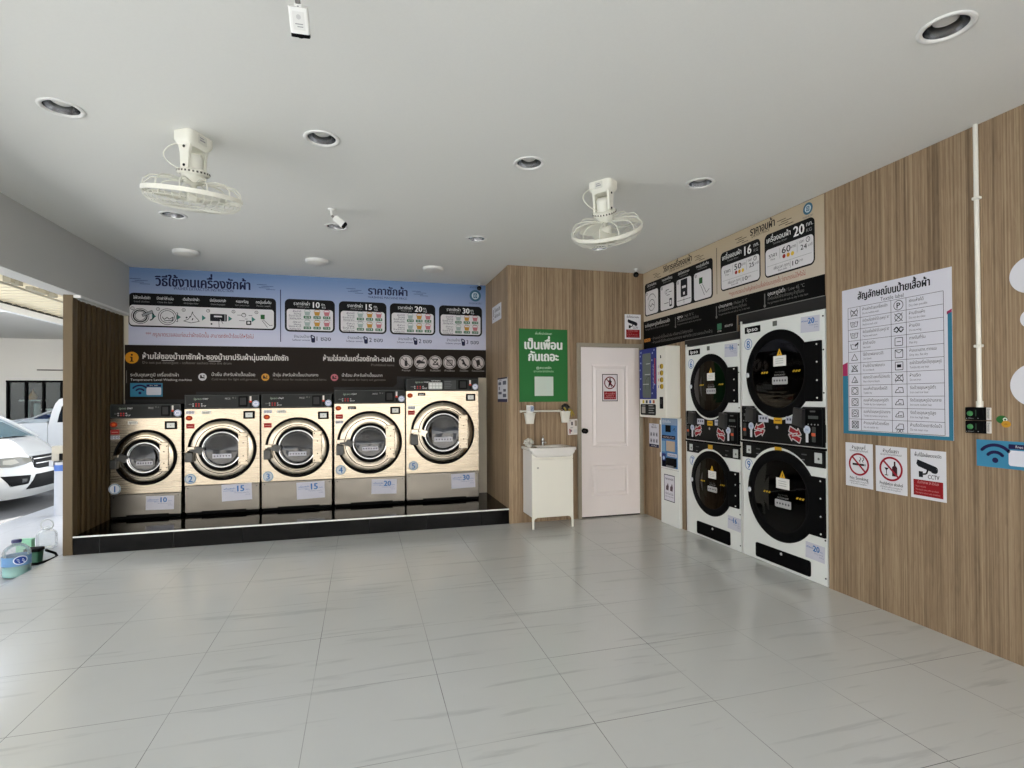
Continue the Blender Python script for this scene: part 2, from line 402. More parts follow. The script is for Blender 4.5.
def wall_r(y0, y1, z0, z1): mb.box((XR, y0, z0), (XR+.06, y1, z1), WOOD)
wall_r(YF, 3.128, 0, CEIL); wall_r(4.915, YW+.05, 0, CEIL); wall_r(4.083, 4.915, 2.0, CEIL); wall_r(3.128, 4.083, 2.146, CEIL)
struct('wall_right', mb)
struct('wall_niche', MB().box((XR+.06, 3.0, 0), (XR+.16, 5.0, 2.3), BLACKB).box((XR+.003, 4.06, 1.935), (XR+.059, 4.913, 1.999), BLACKB).box((XR+.003, 3.13, 2.058), (XR+.059, 4.081, 2.145), BLACKB))
# washer plinth: tiled black, steel nosing
pl = thing('tiled_plinth', 'long low plinth of glossy black tiles with a steel edge, under the five washers', 'plinth', (-.45, 6.3, 0))
MB().box((-2.536, YW+.006, 0), (XW-.001, YB-.006, PL-.004), PLINTH).build('tile_block', pl)
MB().box((-2.536, YW+.0005, PL-.013), (XW-.001, YW+.016, PL), EDGE, .002).build('edge_trim', pl, label='bright steel edge strip')
# door
dz = .018
d1 = thing('door_1', 'white door with two raised panels in a grey frame beside the sink cabinet', 'door', (2.83, YW, 0)); d1['kind'] = 'structure'
FD = f_back(2.455, 0, YW)
mb = MB(); dw = .752; top = 1.998
# slab with two sunk, moulded fields
def field(mb, u0, v0, u1, v1):
    st = [(0, .012), (.014, .003), (.03, .006), (.05, .015), (.06, .0115)]
    for (a, wa), (b, wb) in zip(st, st[1:]):
        o = [(u0+a, v0+a), (u1-a, v0+a), (u1-a, v1-a), (u0+a, v1-a)]; i = [(u0+b, v0+b), (u1-b, v0+b), (u1-b, v1-b), (u0+b, v1-b)]
        mb.add([FD.at(p, q, wa) for p, q in o]+[FD.at(p, q, wb) for p, q in i], [(k, (k+1) % 4, 4+(k+1) % 4, 4+k) for k in range(4)], DOORW)
    b, wb = st[-1]; mb.rect(FD, u0+b, v0+b, u1-b, v1-b, wb, DOORW)
fu0, fu1 = .139, .601; f1 = (.245, .612); f2 = (.825, 1.795)
for r in ((0, dz, dw, f1[0]), (0, f1[1], dw, f2[0]), (0, f2[1], dw, top), (0, f1[0], fu0, f1[1]), (fu1, f1[0], dw, f1[1]), (0, f2[0], fu0, f2[1]), (fu1, f2[0], dw, f2[1])): mb.rect(FD, *r, .012, DOORW)
field(mb, fu0, f1[0], fu1, f1[1]); field(mb, fu0, f2[0], fu1, f2[1])
for a, b in (((0, dz), (0, top)), ((0, top), (dw, top)), ((dw, top), (dw, dz)), ((dw, dz), (0, dz))):
    mb.add([FD.at(*a, .012), FD.at(*b, .012), FD.at(*b, 0.001), FD.at(*a, 0.001)], [(0, 1, 2, 3)], DOORW)
mb.build('door_slab', d1)
mb = MB(); mb.fbox(FD, -.048, 0, -.002, 2.046, 0.0, .024, FRAMEG, .003); mb.fbox(FD, dw+.002, 0, dw+.046, 2.046, 0, .024, FRAMEG, .003); mb.fbox(FD, -.002, 2.0, dw+.002, 2.046, 0, .024, FRAMEG, .003)
mb.build('door_frame', d1, label='grey beige frame')
MB().rect(FD, 0, .001, dw, dz, .001, BLACKB).build('threshold_gap', d1)
fk = Fr(FD.at(.034, 1.02, .012), FD.u, FD.v, FD.n)
MB().lathe(fk, [(.031, 0), (.031, .006), (.012, .010), (.012, .03), (.024, .036), (.031, .052), (.026, .066), (.0, .070)], mat('knob_dark', (38, 36, 34), .25, .9, var=.03), 24).build('door_knob', d1, label='dark metal knob')

# ------------------------------------------------------------------ washing machines
def icon_strip(mb, fr, u, v, w, h, z, col):
    mb.rect(fr, u-w/2, v-h/2, u+w/2, v+h/2, z, ink((205, 205, 212)))
    n = 3
    for i in range(n): mb.arc(fr, u-w/2+w*(i+.5)/n, v, h*.24, h*.12, z+.0006, NAVY, n=10)
def washer(num, name, label, x0, x1, zt, zp, zs, cx, cz, R, rg, badge, stick, disp, keypad=False, lightlatch=False, filled=False):
    t = thing('washing_machine', label, 'washing machine', ((x0+x1)/2, (WF+YB)/2, PL), 'steel front-loading washers on the plinth')
    x0 += .004; x1 -= .004
    F = f_back(x0, 0, WF); W = x1-x0; cu = cx-x0
    zb = PL+.028
    # body: steel front with a round opening, sides, back
    mb = MB(); holeplate(mb, F, 0, zs+.003, W, zp, cu, cz, R-.02, 0, STEEL, 72)
    for a, b in (((0, zb), (0, zp)), ((W, zp), (W, zb)), ((0, zp), (W, zp))):
        mb.add([F.at(*a, 0), F.at(*b, 0), F.at(*b, -(YB-WF)+.007), F.at(*a, -(YB-WF)+.007)], [(0, 1, 2, 3)], STEEL)
    mb.rect(F, 0, zb, W, zp, -(YB-WF)+.007, BLACKP)
    mb.build('body', t)
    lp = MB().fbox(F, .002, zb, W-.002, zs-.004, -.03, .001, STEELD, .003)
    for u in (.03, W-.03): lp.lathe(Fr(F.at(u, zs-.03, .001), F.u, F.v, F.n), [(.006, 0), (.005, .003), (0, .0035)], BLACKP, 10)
    lp.build('lower_panel', t, label='steel kick panel with the floor reflection in its tone')
    mb = MB(); mb.fbox(F, .01, PL+.001, W-.01, zb-.002, -.25, -.02, BLACKP); mb.build('base_frame', t)
    MB().fbox(F, W*.22, zb-.006, W*.82, zb+.012, -.01, .003, BLACKP).build('toe_slot', t)
    # control panel, with a thin bright edge
    cp = MB().fbox(F, 0, zp+.002, W, zt, -.28, .012, PANEL, .006).build('control_panel', t, label='dark grey control panel')
    ph = zt-zp; mb = MB(); w = .0128
    mb.frame(F, .006, zp+.01, W-.006, zt-.006, .003, w, ink((92, 94, 92)))
    mb.rect(F, W*.30, zp+.012, W*.302, zt-.01, w, ink((26, 27, 27)))
    for i in range(4):
        for j in range(2): mb.disc(F, W*(.115+.037*i), zp+ph*(.22+.14*j), .0075, w+.0006, ink((196, 60, 60)) if (i in (1, 2)) else ink((176, 176, 176)), 10)
    mb.text(F, 'ipso', W*.175, zp+ph*.64, .034, ink((150, 168, 150)), w, 'c', .01, W*.10); mb.text(F, 'START', W*.275, zp+ph*.65, .022, WINK, w, 'c', .01, W*.075)
    mb.text(F, 'STOP', W*.255, zp+ph*.17, .020, WINK, w, 'c', .01, W*.055); mb.text(F, 'เลือกโปรแกรม', W*.06, zp+ph*.30, .016, GREYI, w, 'l', 0, W*.045)
    if keypad:
        mb.rrect(F, W*.30, zp+ph*.14, W*.49, zp+ph*.70, .012, w+.0004, ink((190, 192, 190)))
        for i in range(4):
            for j in range(2): mb.rrect(F, W*(.315+.044*i), zp+ph*(.20+.24*j), W*(.350+.044*i), zp+ph*(.38+.24*j), .006, w+.0010, ink((228, 230, 228)))
        mb.rect(F, W*.51, zp+ph*.14, W*.68, zp+ph*.86, w+.0004, ink((70, 72, 72)))
        for i in range(5): mb.rect(F, W*.52, zp+ph*(.22+.13*i), W*(.60+.012*(i % 3)), zp+ph*(.25+.13*i), w+.0009, ink((120, 122, 122)))
        mb.text(F, 'WASH PROGRAM', W*.40, zp+ph*.77, .02, WINK, w+.0006, 'c', 0, W*.13)
    else:
        mb.rect(F, W*.42, zp+ph*.30, W*.55, zp+ph*.62, w+.0003, ink((36, 38, 37)))
        mb.text(F, 'PRICE', W*.57, zp+ph*.66, .026, ink((170, 170, 168)), w+.0006, 'c', 0, W*.07); mb.text(F, '฿ ↓', W*.66, zp+ph*.72, .022, ink((120, 120, 118)), w+.0006, 'c', 0, W*.05)
    mb.build('control_lettering', cp)
    cb = MB(); cb.fbox(F, W*.715, zp+ph*.14, W*.84, zp+ph*.88, .010, .019, BLACKP, .003); cb.fbox(F, W*.735, zp+ph*.26, W*.82, zp+ph*.78, .019, .0195, BLACKB)
    cb.build('card_reader', cp)
    cs = MB(); cs.fbox(F, W*.868, zp+ph*.48, W*.892, zp+ph*.88, .010, .016, ink((222, 218, 210)), .002); cs.rect(F, W*.864, zp+ph*.44, W*.896, zp+ph*.56, .0166, ink((200, 62, 40))); cs.fbox(F, W*.872, zp+ph*.12, W*.892, zp+ph*.36, .01, .015, BLACKP)
    cs.build('coin_slot', cp)
    st = MB(); st.disc(F, W*.952, zp+ph*.34, .036, .0137, ink((226, 226, 236)), 24); st.arc(F, W*.952, zp+ph*.34, .03, .004, .0143, BLUE); st.text(F, 'ซัก', W*.952, zp+ph*.30, .026, BLUE, .0143, 'c', .01)
    st.build('round_sticker', cp, label='round white sticker')
    # door: rubber ring, dished steel disc, dark grooves, glass porthole
    dr = MB()
    FDr = Fr(F.at(cu, cz, 0), F.u, F.v, F.n)
    dr.lathe(FDr, [(R-.022, -.01), (R-.022, .020), (R-.030, .026), (R*.80, .0295), (R*.775, .030)], STEELR, 72)
    dr.lathe(FDr, [(R*.755, .030), (R*.70, .030), (rg+.052, .032), (rg+.047, .034)], STEELR, 72)
    door = dr.build('door', t, label='round brushed steel door')
    MB().lathe(FDr, [(R+.001, .0), (R+.001, .012), (R-.006, .019), (R-.018, .019), (R-.0225, .012)], GASK, 72).build('door_gasket', door)
    g = MB(); g.lathe(FDr, [(R*.777, .0305), (R*.772, .024), (R*.758, .024), (R*.753, .0305)], GASK, 72)
    g.lathe(FDr, [(rg+.048, .036), (rg+.044, .041), (rg+.024, .043), (rg+.020, .040)], GASK, 64); g.build('groove', door)
    MB().lathe(FDr, [(rg+.021, .036), (rg+.019, .046), (rg+.010, .050), (rg+.002, .046), (rg, .034)], CHROME, 64).build('porthole_rim', door, label='bright rim')
    MB().lathe(FDr, [(0, .022), (rg*.5, .025), (rg*.85, .032), (rg+.004, .038), (rg+.004, .034), (rg*.85, .028), (rg*.5, .021), (0, .018)], GLASS, 48).build('porthole_glass', door)
    lb = MB(); lb.rrect(FDr, -rg*.52, -rg*.52, rg*.52, -rg*.26, .008, .0345, ink((196, 196, 204)), .001)
    for i in range(6): lb.disc(FDr, -rg*.40+rg*.16*i, -rg*.39, .008, .0352, ink((70, 70, 80)), 8)
    lb.build('door_label', door)
    # drum behind the glass
    dm = MB(); dm.lathe(FDr, [(R-.03, -.01), (R-.04, -.05), (R-.04, -.36), (0.03, -.38), (0, -.37)], DRUM, 48)
    for k in range(3):
        a = math.radians(90+120*k); c, q = math.cos(a), math.sin(a); r0 = R-.045
        dm.add([FDr.at(r0*c-q*.05, r0*q+c*.05, -.06), FDr.at(r0*c+q*.05, r0*q-c*.05, -.06), FDr.at((r0-.07)*c, (r0-.07)*q, -.08), FDr.at(r0*c-q*.05, r0*q+c*.05, -.35), FDr.at(r0*c+q*.05, r0*q-c*.05, -.35), FDr.at((r0-.07)*c, (r0-.07)*q, -.34)], [(0, 1, 2), (0, 2, 5, 3), (1, 4, 5, 2), (3, 5, 4)], DRUM)
    dm.build('drum', t)
    # hinge plate on the right
    hp = MB().fbox(FDr, R*.48, -R*.52, R*.77, R*.54, .026, .050, STEEL, .006)
    for a, b in ((.53, .46), (.72, .40), (.53, -.44), (.72, -.38), (.63, .2), (.63, -.22)): hp.disc(FDr, R*a, R*b, .0065, .0510, BLACKP, 10)
    hp.build('hinge_plate', door, label='steel hinge plate')
    # latch block on the left and the star knob
    lm = STEELR if lightlatch else mat('latch_grey', (70, 70, 68), .4, .5, var=.04)
    la = MB(); la.fbox(FDr, -R*1.02, -R*.36, -R*.80, -R*.05, .01, .085, mat('latch_grey', (70, 70, 68), .4, .5, var=.04), .008); la.fbox(FDr, -R*1.0, -R*.02, -R*.78, R*.12, .02, .052, STEELR, .006)
    la.build('door_latch', door, label='dark latch block')
    hd = MB(); star = []
    for i in range(16): q = .046 if i % 4 < 2 else .032; a = 2*PI*(i+.5)/16; star.append((-R*.64+q*1.15*math.cos(a), q*math.sin(a)))
    hd.prism(FDr, star, .044, .078, lm); hd.fbox(FDr, -R*.92, -.012, -rg-.012, .012, .042, .060, lm, .004); hd.build('latch_knob', door)
    # stickers, number, little display
    nb = MB(); bu, bv = badge[0]-x0, badge[1]
    nb.disc(F, bu, bv, .056, .0012, ink((222, 226, 234)) if filled else ink((196, 202, 206)), 32); nb.arc(F, bu, bv, .049, .008, .0018, ink((120, 150, 176)), n=32); nb.text(F, str(num), bu, bv-.034, .094, BLUE, .0018, 'c', .02)
    nb.build('number_badge', t, label='round badge with the blue number %d' % num)
    for nm, u, v in stick:
        s_ = MB(); u -= x0
        if nm == 'round': s_.disc(F, u, v, .033, .0012, ink((150, 44, 26)), 24, ry=.027); s_.disc(F, u, v, .017, .0018, ink((214, 96, 40)), 18, ry=.014); s_.build('warning_sticker', t, label='round red sticker')
        elif nm == 'red': s_.rect(F, u-.04, v-.026, u+.04, v+.026, .0012, ink((150, 34, 34))); s_.frame(F, u-.04, v-.026, u+.04, v+.026, .004, .0018, ink((190, 110, 100))); s_.rect(F, u-.028, v-.004, u+.028, v+.002, .0018, ink((210, 160, 150))); s_.build('warning_sticker', t, label='red rectangular sticker')
        elif nm == 'icon': icon_strip(s_, F, u, v, .084, .036, .0012, NAVY); s_.build('care_sticker', t, label='white sticker with small symbols')
        elif nm == 'plate': s_.rrect(F, u-.045, v-.017, u+.045, v+.017, .004, .0025, BLACKP if keypad or num == 4 else ink((224, 222, 214)), .002); s_.text(F, 'ipso', u, v-.009, .03, WINK if keypad or num == 4 else INK, .0031, 'c', .01, .06); s_.build('maker_plate', t)
    dv = MB(); du, dd = disp[0]-x0, disp[1]
    dv.fbox(F, du-.058, dd-.043, du+.058, dd+.043, 0, .010, BLACKP, .004); dv.rect(F, du-.036, dd-.026, du+.036, dd+.024, .0106, ink((226, 228, 224))); dv.disc(F, du, dd, .004, .0112, INK, 10)
    dv.build('display', t, label='small black framed display')
    return t
washer(1, 'w', 'small steel washer number 1, lowest and leftmost, beside the brown fluted panel', -2.515, -1.857, 1.368, 1.217, .426, -2.192, .806, .291, .145, (-2.472, .487),
       [('round', -2.482, 1.155), ('red', -2.470, 1.078), ('icon', -2.468, 1.022), ('plate', -2.31, 1.172)], (-1.958, 1.140), filled=True)
washer(2, 'w', 'steel washer number 2, second from the left, directly right of washer 1', -1.833, -1.090, 1.464, 1.308, .487, -1.462, .868, .337, .178, (-1.775, .560),
       [('icon', -1.778, 1.272), ('plate', -1.625, 1.272), ('round', -1.787, 1.212), ('red', -1.775, 1.126)], (-1.199, 1.240))
washer(3, 'w', 'middle steel washer, number 3, between washer 2 and washer 4', -1.078, -.330, 1.469, 1.310, .492, -.698, .868, .337, .181, (-1.008, .552),
       [('icon', -1.010, 1.272), ('plate', -.870, 1.272), ('round', -1.020, 1.212), ('red', -1.010, 1.120)], (-.425, 1.224))
washer(4, 'w', 'steel washer number 4, second from the right, beside the tallest washer', -.310, .494, 1.512, 1.352, .489, .090, .900, .366, .178, (-.238, .592),
       [('round', -.262, 1.302), ('plate', -.112, 1.306), ('red', -.252, 1.206), ('icon', -.252, 1.142)], (.380, 1.270))
washer(5, 'w', 'tallest steel washer, number 5, at the right end beside the wood alcove wall', .503, 1.390, 1.649, 1.498, .513, .946, .998, .385, .214, (.590, .606),
       [('round', .553, 1.445), ('plate', .690, 1.460), ('icon', .570, 1.300), ('red', .568, 1.240)], (1.288, 1.420), keypad=True, lightlatch=True)
# paper price notices taped to the kick panels
def notice(label, fr, w, h, kg, rot, ox, oz, grp=None):
    o = thing('price_notice', label, 'paper notice', tuple(fr.at(ox, oz-h/2, .002)), 'paper price notices')
    f = fr.sub(ox, oz, .0035, rot)
    MB().prism(f, [(-w/2, -h/2), (w/2, -h/2), (w/2, h/2), (-w/2, h/2)], -.0012, 0, PAPER).build('paper', o)
    mb = MB(); mb.text(f, kg, w*.13, h*.04, h*.50, BLUE, .0008, 'c', .045); mb.text(f, 'กก.', w*.37, h*.08, h*.13, BLUE, .0008, 'c', .01, w*.15)
    mb.text(f, 'เครื่องซักผ้า', -w*.24, h*.18, h*.13, BLUE, .0008, 'c', .012, w*.38); mb.text(f, 'ขนาด', -w*.12, h*.04, h*.10, BLUE, .0008, 'c', .0, w*.16)
    mb.rect(f, -w*.45, h*.10, -w*.12, h*.115, .0008, BLUE)
    mb.text(f, 'Washing capacity', w*.16, -h*.07, h*.10, ink((120, 130, 160)), .0008, 'c', 0, w*.5); mb.text(f, kg+' KG', w*.36, -h*.21, h*.10, ink((120, 130, 160)), .0008, 'c', 0, w*.16)
    mb.build('lettering', o, label='large blue number '+kg); return o
FW = f_back(0, 0, WF)
notice('white paper reading 10 taped to the kick panel of washer 1', FW, .262, .146, '10', -.02, -2.060, .322)
notice('white paper reading 15 taped to the kick panel of washer 2', FW, .300, .182, '15', .03, -1.322, .395)
notice('white paper reading 15 taped to the kick panel of washer 3', FW, .300, .190, '15', .03, -.562, .377)
notice('white paper reading 20 taped to the kick panel of washer 4', FW, .288, .172, '20', -.03, .248, .377)
notice('white paper reading 30 taped to the kick panel of washer 5', FW, .296, .180, '30', .03, 1.190, .400)
# ------------------------------------------------------------------ printed banners over the washers
def sky_print(name, top, bot, z0, z1):
    """printed vinyl whose ink fades from one colour at the top edge to another at the bottom"""
    m = mat(name, bot, .6, var=0); nt = m.node_tree; b = nt.nodes['Principled BSDF']
    g = nd(nt, 'ShaderNodeNewGeometry'); sx = nd(nt, 'ShaderNodeSeparateXYZ'); nt.links.new(g.outputs['Position'], sx.inputs[0])
    mr = nd(nt, 'ShaderNodeMapRange'); mr.inputs[1].default_value = z0; mr.inputs[2].default_value = z1; nt.links.new(sx.outputs['Z'], mr.inputs[0])
    mx = nd(nt, 'ShaderNodeMix', data_type='RGBA'); nt.links.new(mr.outputs[0], mx.inputs[0]); mx.inputs[6].default_value = (*lin(bot), 1); mx.inputs[7].default_value = (*lin(top), 1)
    nt.links.new(mx.outputs[2], b.inputs['Base Color']); b.inputs['Specular IOR Level'].default_value = .3
    return m
BLUEP = sky_print('banner_blue', (110, 138, 180), (196, 198, 218), 2.15, 2.86)
CREAMP = sky_print('banner_cream', (184, 168, 142), (196, 184, 168), 2.3, 2.85)
DARKP = mat('banner_dark', (36, 29, 24), .6, var=.03, scale=3, spec=.12)
DARKR = mat('banner_black', (7, 7, 7), .6, var=.03, scale=3, spec=.1)
CARD = ink((216, 214, 216)); BLK = ink((12, 12, 13)); GRN = ink((58, 110, 78)); ORG = ink((188, 140, 62)); PNK = ink((188, 116, 124)); TEALA = ink((60, 120, 112)); BASK = ink((158, 172, 168))
def swoosh(mb, f, u, v, w, m, z):
    for k, (a, b) in enumerate(((0, .55), (.25, .9), (.1, .7), (.5, 1))): mb.rect(f, u+w*a, v-.018*k, u+w*b, v-.018*k+.005, z, m)
FBK = f_back(0, 0, YB-.010)
ban = thing('washing_banner', 'pale blue banner with washing steps and price cards above the washers', 'banner', (-.45, YB, 2.03))
MB().prism(FBK, [(-2.500, 2.027), (1.580, 2.044), (1.580, 2.899), (-2.500, 2.896)], -.004, 0, BLUEP).build('panel', ban)
mb = MB(); z = .0008
mb.text(FBK, 'วิธีใช้งานเครื่องซักผ้า', -1.752, 2.700, .155, NAVY, z, 'c', .034, .985); mb.text(FBK, 'WASHER EXTRACTOR INSTRUCTION', -1.75, 2.662, .05, ink((44, 50, 84)), z, 'c', .005, .615)
mb.text(FBK, 'ราคาซักผ้า', .320, 2.712, .135, NAVY, z, 'c', .034, .485); mb.text(FBK, 'WASHING MACHINE PRICE', .316, 2.664, .038, ink((44, 50, 84)), z, 'c', .004, .475)
for u, v in ((-2.49, 2.765), (-1.19, 2.765), (-.18, 2.77), (.62, 2.775)): swoosh(mb, FBK, u, v, .2, ink((60, 74, 104)), z)
mb.text(FBK, '*** กรุณาตรวจสอบก่อนว่าผ้าชนิดนั้น สามารถซักน้ำร้อนได้หรือไม่', -1.78, 2.128, .062, RED, z, 'c', .006, 1.105)
for u, kg, cup in ((-.60, '10', '1'), (.017, '15', '2'), (.628, '20', '2'), (1.245, '30', '3')):
    mb.text(FBK, 'จำนวนน้ำยา', u-.09, 2.150, .045, NAVY, z, 'c', .005, .19); mb.text(FBK, 'Softener amount', u-.10, 2.112, .034, NAVY, z, 'c', 0, .20)
    mb.line(FBK, [(u+.01, 2.185), (u+.05, 2.165), (u+.05, 2.10), (u+.02, 2.10), (u+.015, 2.15)], .012, z, NAVY, True); mb.rect(FBK, u+.018, 2.105, u+.047, 2.15, z, NAVY)
    mb.text(FBK, cup+' ซอง', u+.155, 2.118, .075, NAVY, z, 'c', .012, .165)
mb.rect(FBK, -.936, 2.095, -.927, 2.72, z, NAVY)
mb.build('lettering', ban)
mb = MB()
mb.rrect(FBK, -2.499, 2.230, -.981, 2.610, .05, .0010, BLK, .0008)
for u, s_, e_ in ((-2.37, 'ใส่ผ้าลงในถังซัก', 'Load clothes'), (-2.14, 'ปิดฝาให้แน่น', 'Close the door'), (-1.88, 'เติมน้ำยาซักผ้า', 'Add detergent softener'), (-1.603, 'เลือกโปรแกรมการซัก', 'Choose the program'), (-1.347, 'หยอดเหรียญ', 'Insert coins or scan'), (-1.117, 'กดปุ่มเริ่มต้น', 'Press start')):
    mb.text(FBK, s_, u, 2.543, .045, WINK, .0018, 'c', .008, .165 if len(s_) > 10 else .13); mb.text(FBK, e_, u, 2.505, .030, ink((140, 140, 140)), .0018, 'c', 0, .15)
mb.rrect(FBK, -2.490, 2.247, -1.005, 2.474, .035, .0018, CARD)
for k, u in enumerate((-2.252, -2.005, -1.750, -1.476, -1.228)):
    mb.poly(FBK, [(u-.018, 2.32), (u+.024, 2.352), (u-.018, 2.384)], .0024, TEALA)
for k, u in enumerate((-2.46, -2.21, -1.955, -1.705, -1.44, -1.195)):
    mb.arc(FBK, u, 2.436, .017, .005, .0024, INK, n=14); mb.text(FBK, str(k+1), u, 2.427, .026, INK, .0024)
# step drawings: open drum, closed drum, detergent heap, panel, coin and card, start button
for r in (.085, .066, .05): mb.arc(FBK, -2.385, 2.352, r, .006 if r != .066 else .014, .0024, INK)
mb.arc(FBK, -2.30, 2.355, .048, .012, .0024, INK, -80, 90); mb.poly(FBK, [(-2.37, 2.37), (-2.27, 2.42), (-2.26, 2.39), (-2.36, 2.345)], .0026, ink((150, 152, 156))); mb.line(FBK, [(-2.37, 2.37), (-2.27, 2.42), (-2.26, 2.39), (-2.36, 2.345)], .005, .0030, INK, True)
for r in (.09, .07): mb.arc(FBK, -2.118, 2.352, r, .006, .0024, INK)
mb.line(FBK, [(-2.17, 2.35), (-2.15, 2.32), (-2.12, 2.345), (-2.10, 2.325), (-2.06, 2.35), (-2.07, 2.31), (-2.15, 2.305)], .008, .0024, INK); mb.line(FBK, [(-2.03, 2.40), (-2.015, 2.40), (-2.015, 2.30), (-2.03, 2.30)], .006, .0024, INK)
mb.line(FBK, [(-1.955, 2.31), (-1.88, 2.29), (-1.795, 2.31), (-1.86, 2.39), (-1.865, 2.42), (-1.88, 2.37), (-1.91, 2.33)], .006, .0024, INK, True); mb.disc(FBK, -1.925, 2.35, .01, .0024, INK, 10); mb.disc(FBK, -1.89, 2.36, .008, .0024, INK, 10); mb.line(FBK, [(-1.87, 2.32), (-1.86, 2.345)], .01, .0024, INK)
mb.rrect(FBK, -1.685, 2.318, -1.51, 2.402, .008, .0024, INK); mb.rect(FBK, -1.645, 2.365, -1.56, 2.382, .0030, CARD); mb.rect(FBK, -1.532, 2.32, -1.527, 2.40, .0030, CARD); mb.line(FBK, [(-1.58, 2.34), (-1.545, 2.28)], .01, .0030, CARD); mb.line(FBK, [(-1.59, 2.25), (-1.595, 2.335), (-1.58, 2.345), (-1.55, 2.29)], .005, .0036, INK); mb.disc(FBK, -1.67, 2.285, .010, .0024, INK, 10)
for u, v, w_ in ((-1.40, 2.395, .05), (-1.34, 2.41, .03), (-1.28, 2.395, .04), (-1.38, 2.33, .06), (-1.32, 2.352, .03)): mb.rect(FBK, u, v, u+w_, v+.005, .0024, INK)
mb.arc(FBK, -1.33, 2.40, .022, .006, .0024, INK, n=14); mb.rrect(FBK, -1.305, 2.285, -1.25, 2.335, .008, .0024, INK); mb.rrect(FBK, -1.292, 2.298, -1.263, 2.324, .004, .0030, CARD)
mb.rect(FBK, -1.150, 2.358, -1.105, 2.412, .0024, ink((40, 88, 48))); mb.line(FBK, [(-1.135, 2.345), (-1.075, 2.262)], .005, .0024, INK); mb.line(FBK, [(-1.12, 2.352), (-1.05, 2.285), (-1.02, 2.290)], .005, .0024, INK)
mb.build('instruction_strip', ban, label='black strip with six washing steps')
def basket(mb, f, u, v, m, k, z):
    mb.poly(f, [(u-.034*k, v+.022*k), (u+.034*k, v+.022*k), (u+.025*k, v-.024*k), (u-.025*k, v-.024*k)], z, m)
    mb.line(f, [(u-.038*k, v+.022*k), (u-.02*k, v+.045*k), (u+.02*k, v+.045*k), (u+.038*k, v+.022*k)], .006*k, z, m)
for a, kg, pr in (((-.885, -.316), '10', (40, 50, 60)), ((-.269, .301), '15', (50, 60, 70)), ((.342, .913), '20', (60, 70, 80)), ((.961, 1.529), '30', (90, 100, 120))):
    mb = MB(); u0, u1 = a; W = u1-u0
    mb.rrect(FBK, u0, 2.220, u1, 2.613, .055, .0010, BLK, .0008); mb.rrect(FBK, u0+.022, 2.240, u1-.022, 2.494, .035, .0018, CARD)
    mb.text(FBK, 'ราคาซักผ้า', u0+W*.335, 2.542, .055, WINK, .0018, 'c', .010, W*.32); mb.text(FBK, 'Washer price', u0+W*.36, 2.515, .028, ink((150, 150, 150)), .0018, 'c', 0, W*.24)
    mb.text(FBK, kg, u0+W*.625, 2.518, .098, WINK, .0018, 'c', .03); mb.text(FBK, 'กก.', u0+W*.765, 2.545, .042, WINK, .0018, 'c', .008, W*.08); mb.text(FBK, 'KG', u0+W*.775, 2.512, .034, WINK, .0018, 'c', .004, W*.07)
    for r in range(2):
        vy = 2.432-.128*r
        for k in range(4): mb.text(FBK, ('ผ้าปกติ', 'Normal', 'ใช้เวลาซัก 30 นาที', 'washing time')[k] if r == 0 else ('ผ้าหนา', 'Heavy', 'ใช้เวลาซัก 45 นาที', 'washing time')[k], u0+W*.32, vy+.024-.027*k, .030, NAVY, .0024, 'r', .006 if k == 0 else 0, W*(.16, .14, .24, .23)[k])
        for k, c in enumerate((BASK, ORG, PNK)):
            u = u0+W*(.445+.195*k); basket(mb, FBK, u, vy+.014, c, 1.0, .0024)
            mb.text(FBK, ('น้ำเย็น', 'น้ำอุ่น', 'น้ำร้อน')[k], u, vy+.058, .022, INK, .0024, 'c', 0, .05)
            mb.rrect(FBK, u-.042, vy-.049, u+.042, vy-.016, .006, .0024, GRN); mb.text(FBK, str(pr[k]+10*r)+' ฿', u, vy-.043, .03, CARD, .0030, 'c', .005, .06)
    mb.rect(FBK, u0+.04, 2.367, u1-.04, 2.370, .0024, GREYI)
    mb.build('price_card', ban, label='black and white card for the %s kilogram price' % kg)
def emblem(parent, f, u, v, k=1.0):
    mb = MB(); c1, c2 = ink((66, 106, 128)), ink((196, 212, 220))
    mb.arc(f, u, v, .062*k, .028*k, .0012, c1, n=36); mb.disc(f, u, v, .048*k, .0010, c2); mb.rrect(f, u-.026*k, v-.032*k, u+.026*k, v+.032*k, .01*k, .0018, c1); mb.arc(f, u, v-.004*k, .014*k, .007*k, .0024, c2, n=16); mb.rect(f, u-.016*k, v+.018*k, u+.016*k, v+.022*k, .0024, c2)
    mb.text(f, 'สะดวกซัก', u, v+.098*k, .042*k, ink((70, 84, 104)), .0012, 'c', .006, .14*k); mb.text(f, 'WASH & DRY', u, v-.112*k, .034*k, ink((70, 84, 104)), .0012, 'c', .003, .17*k)
    mb.build('emblem', parent, label='round blue washer emblem')
emblem(ban, FBK, 1.440, 2.757)

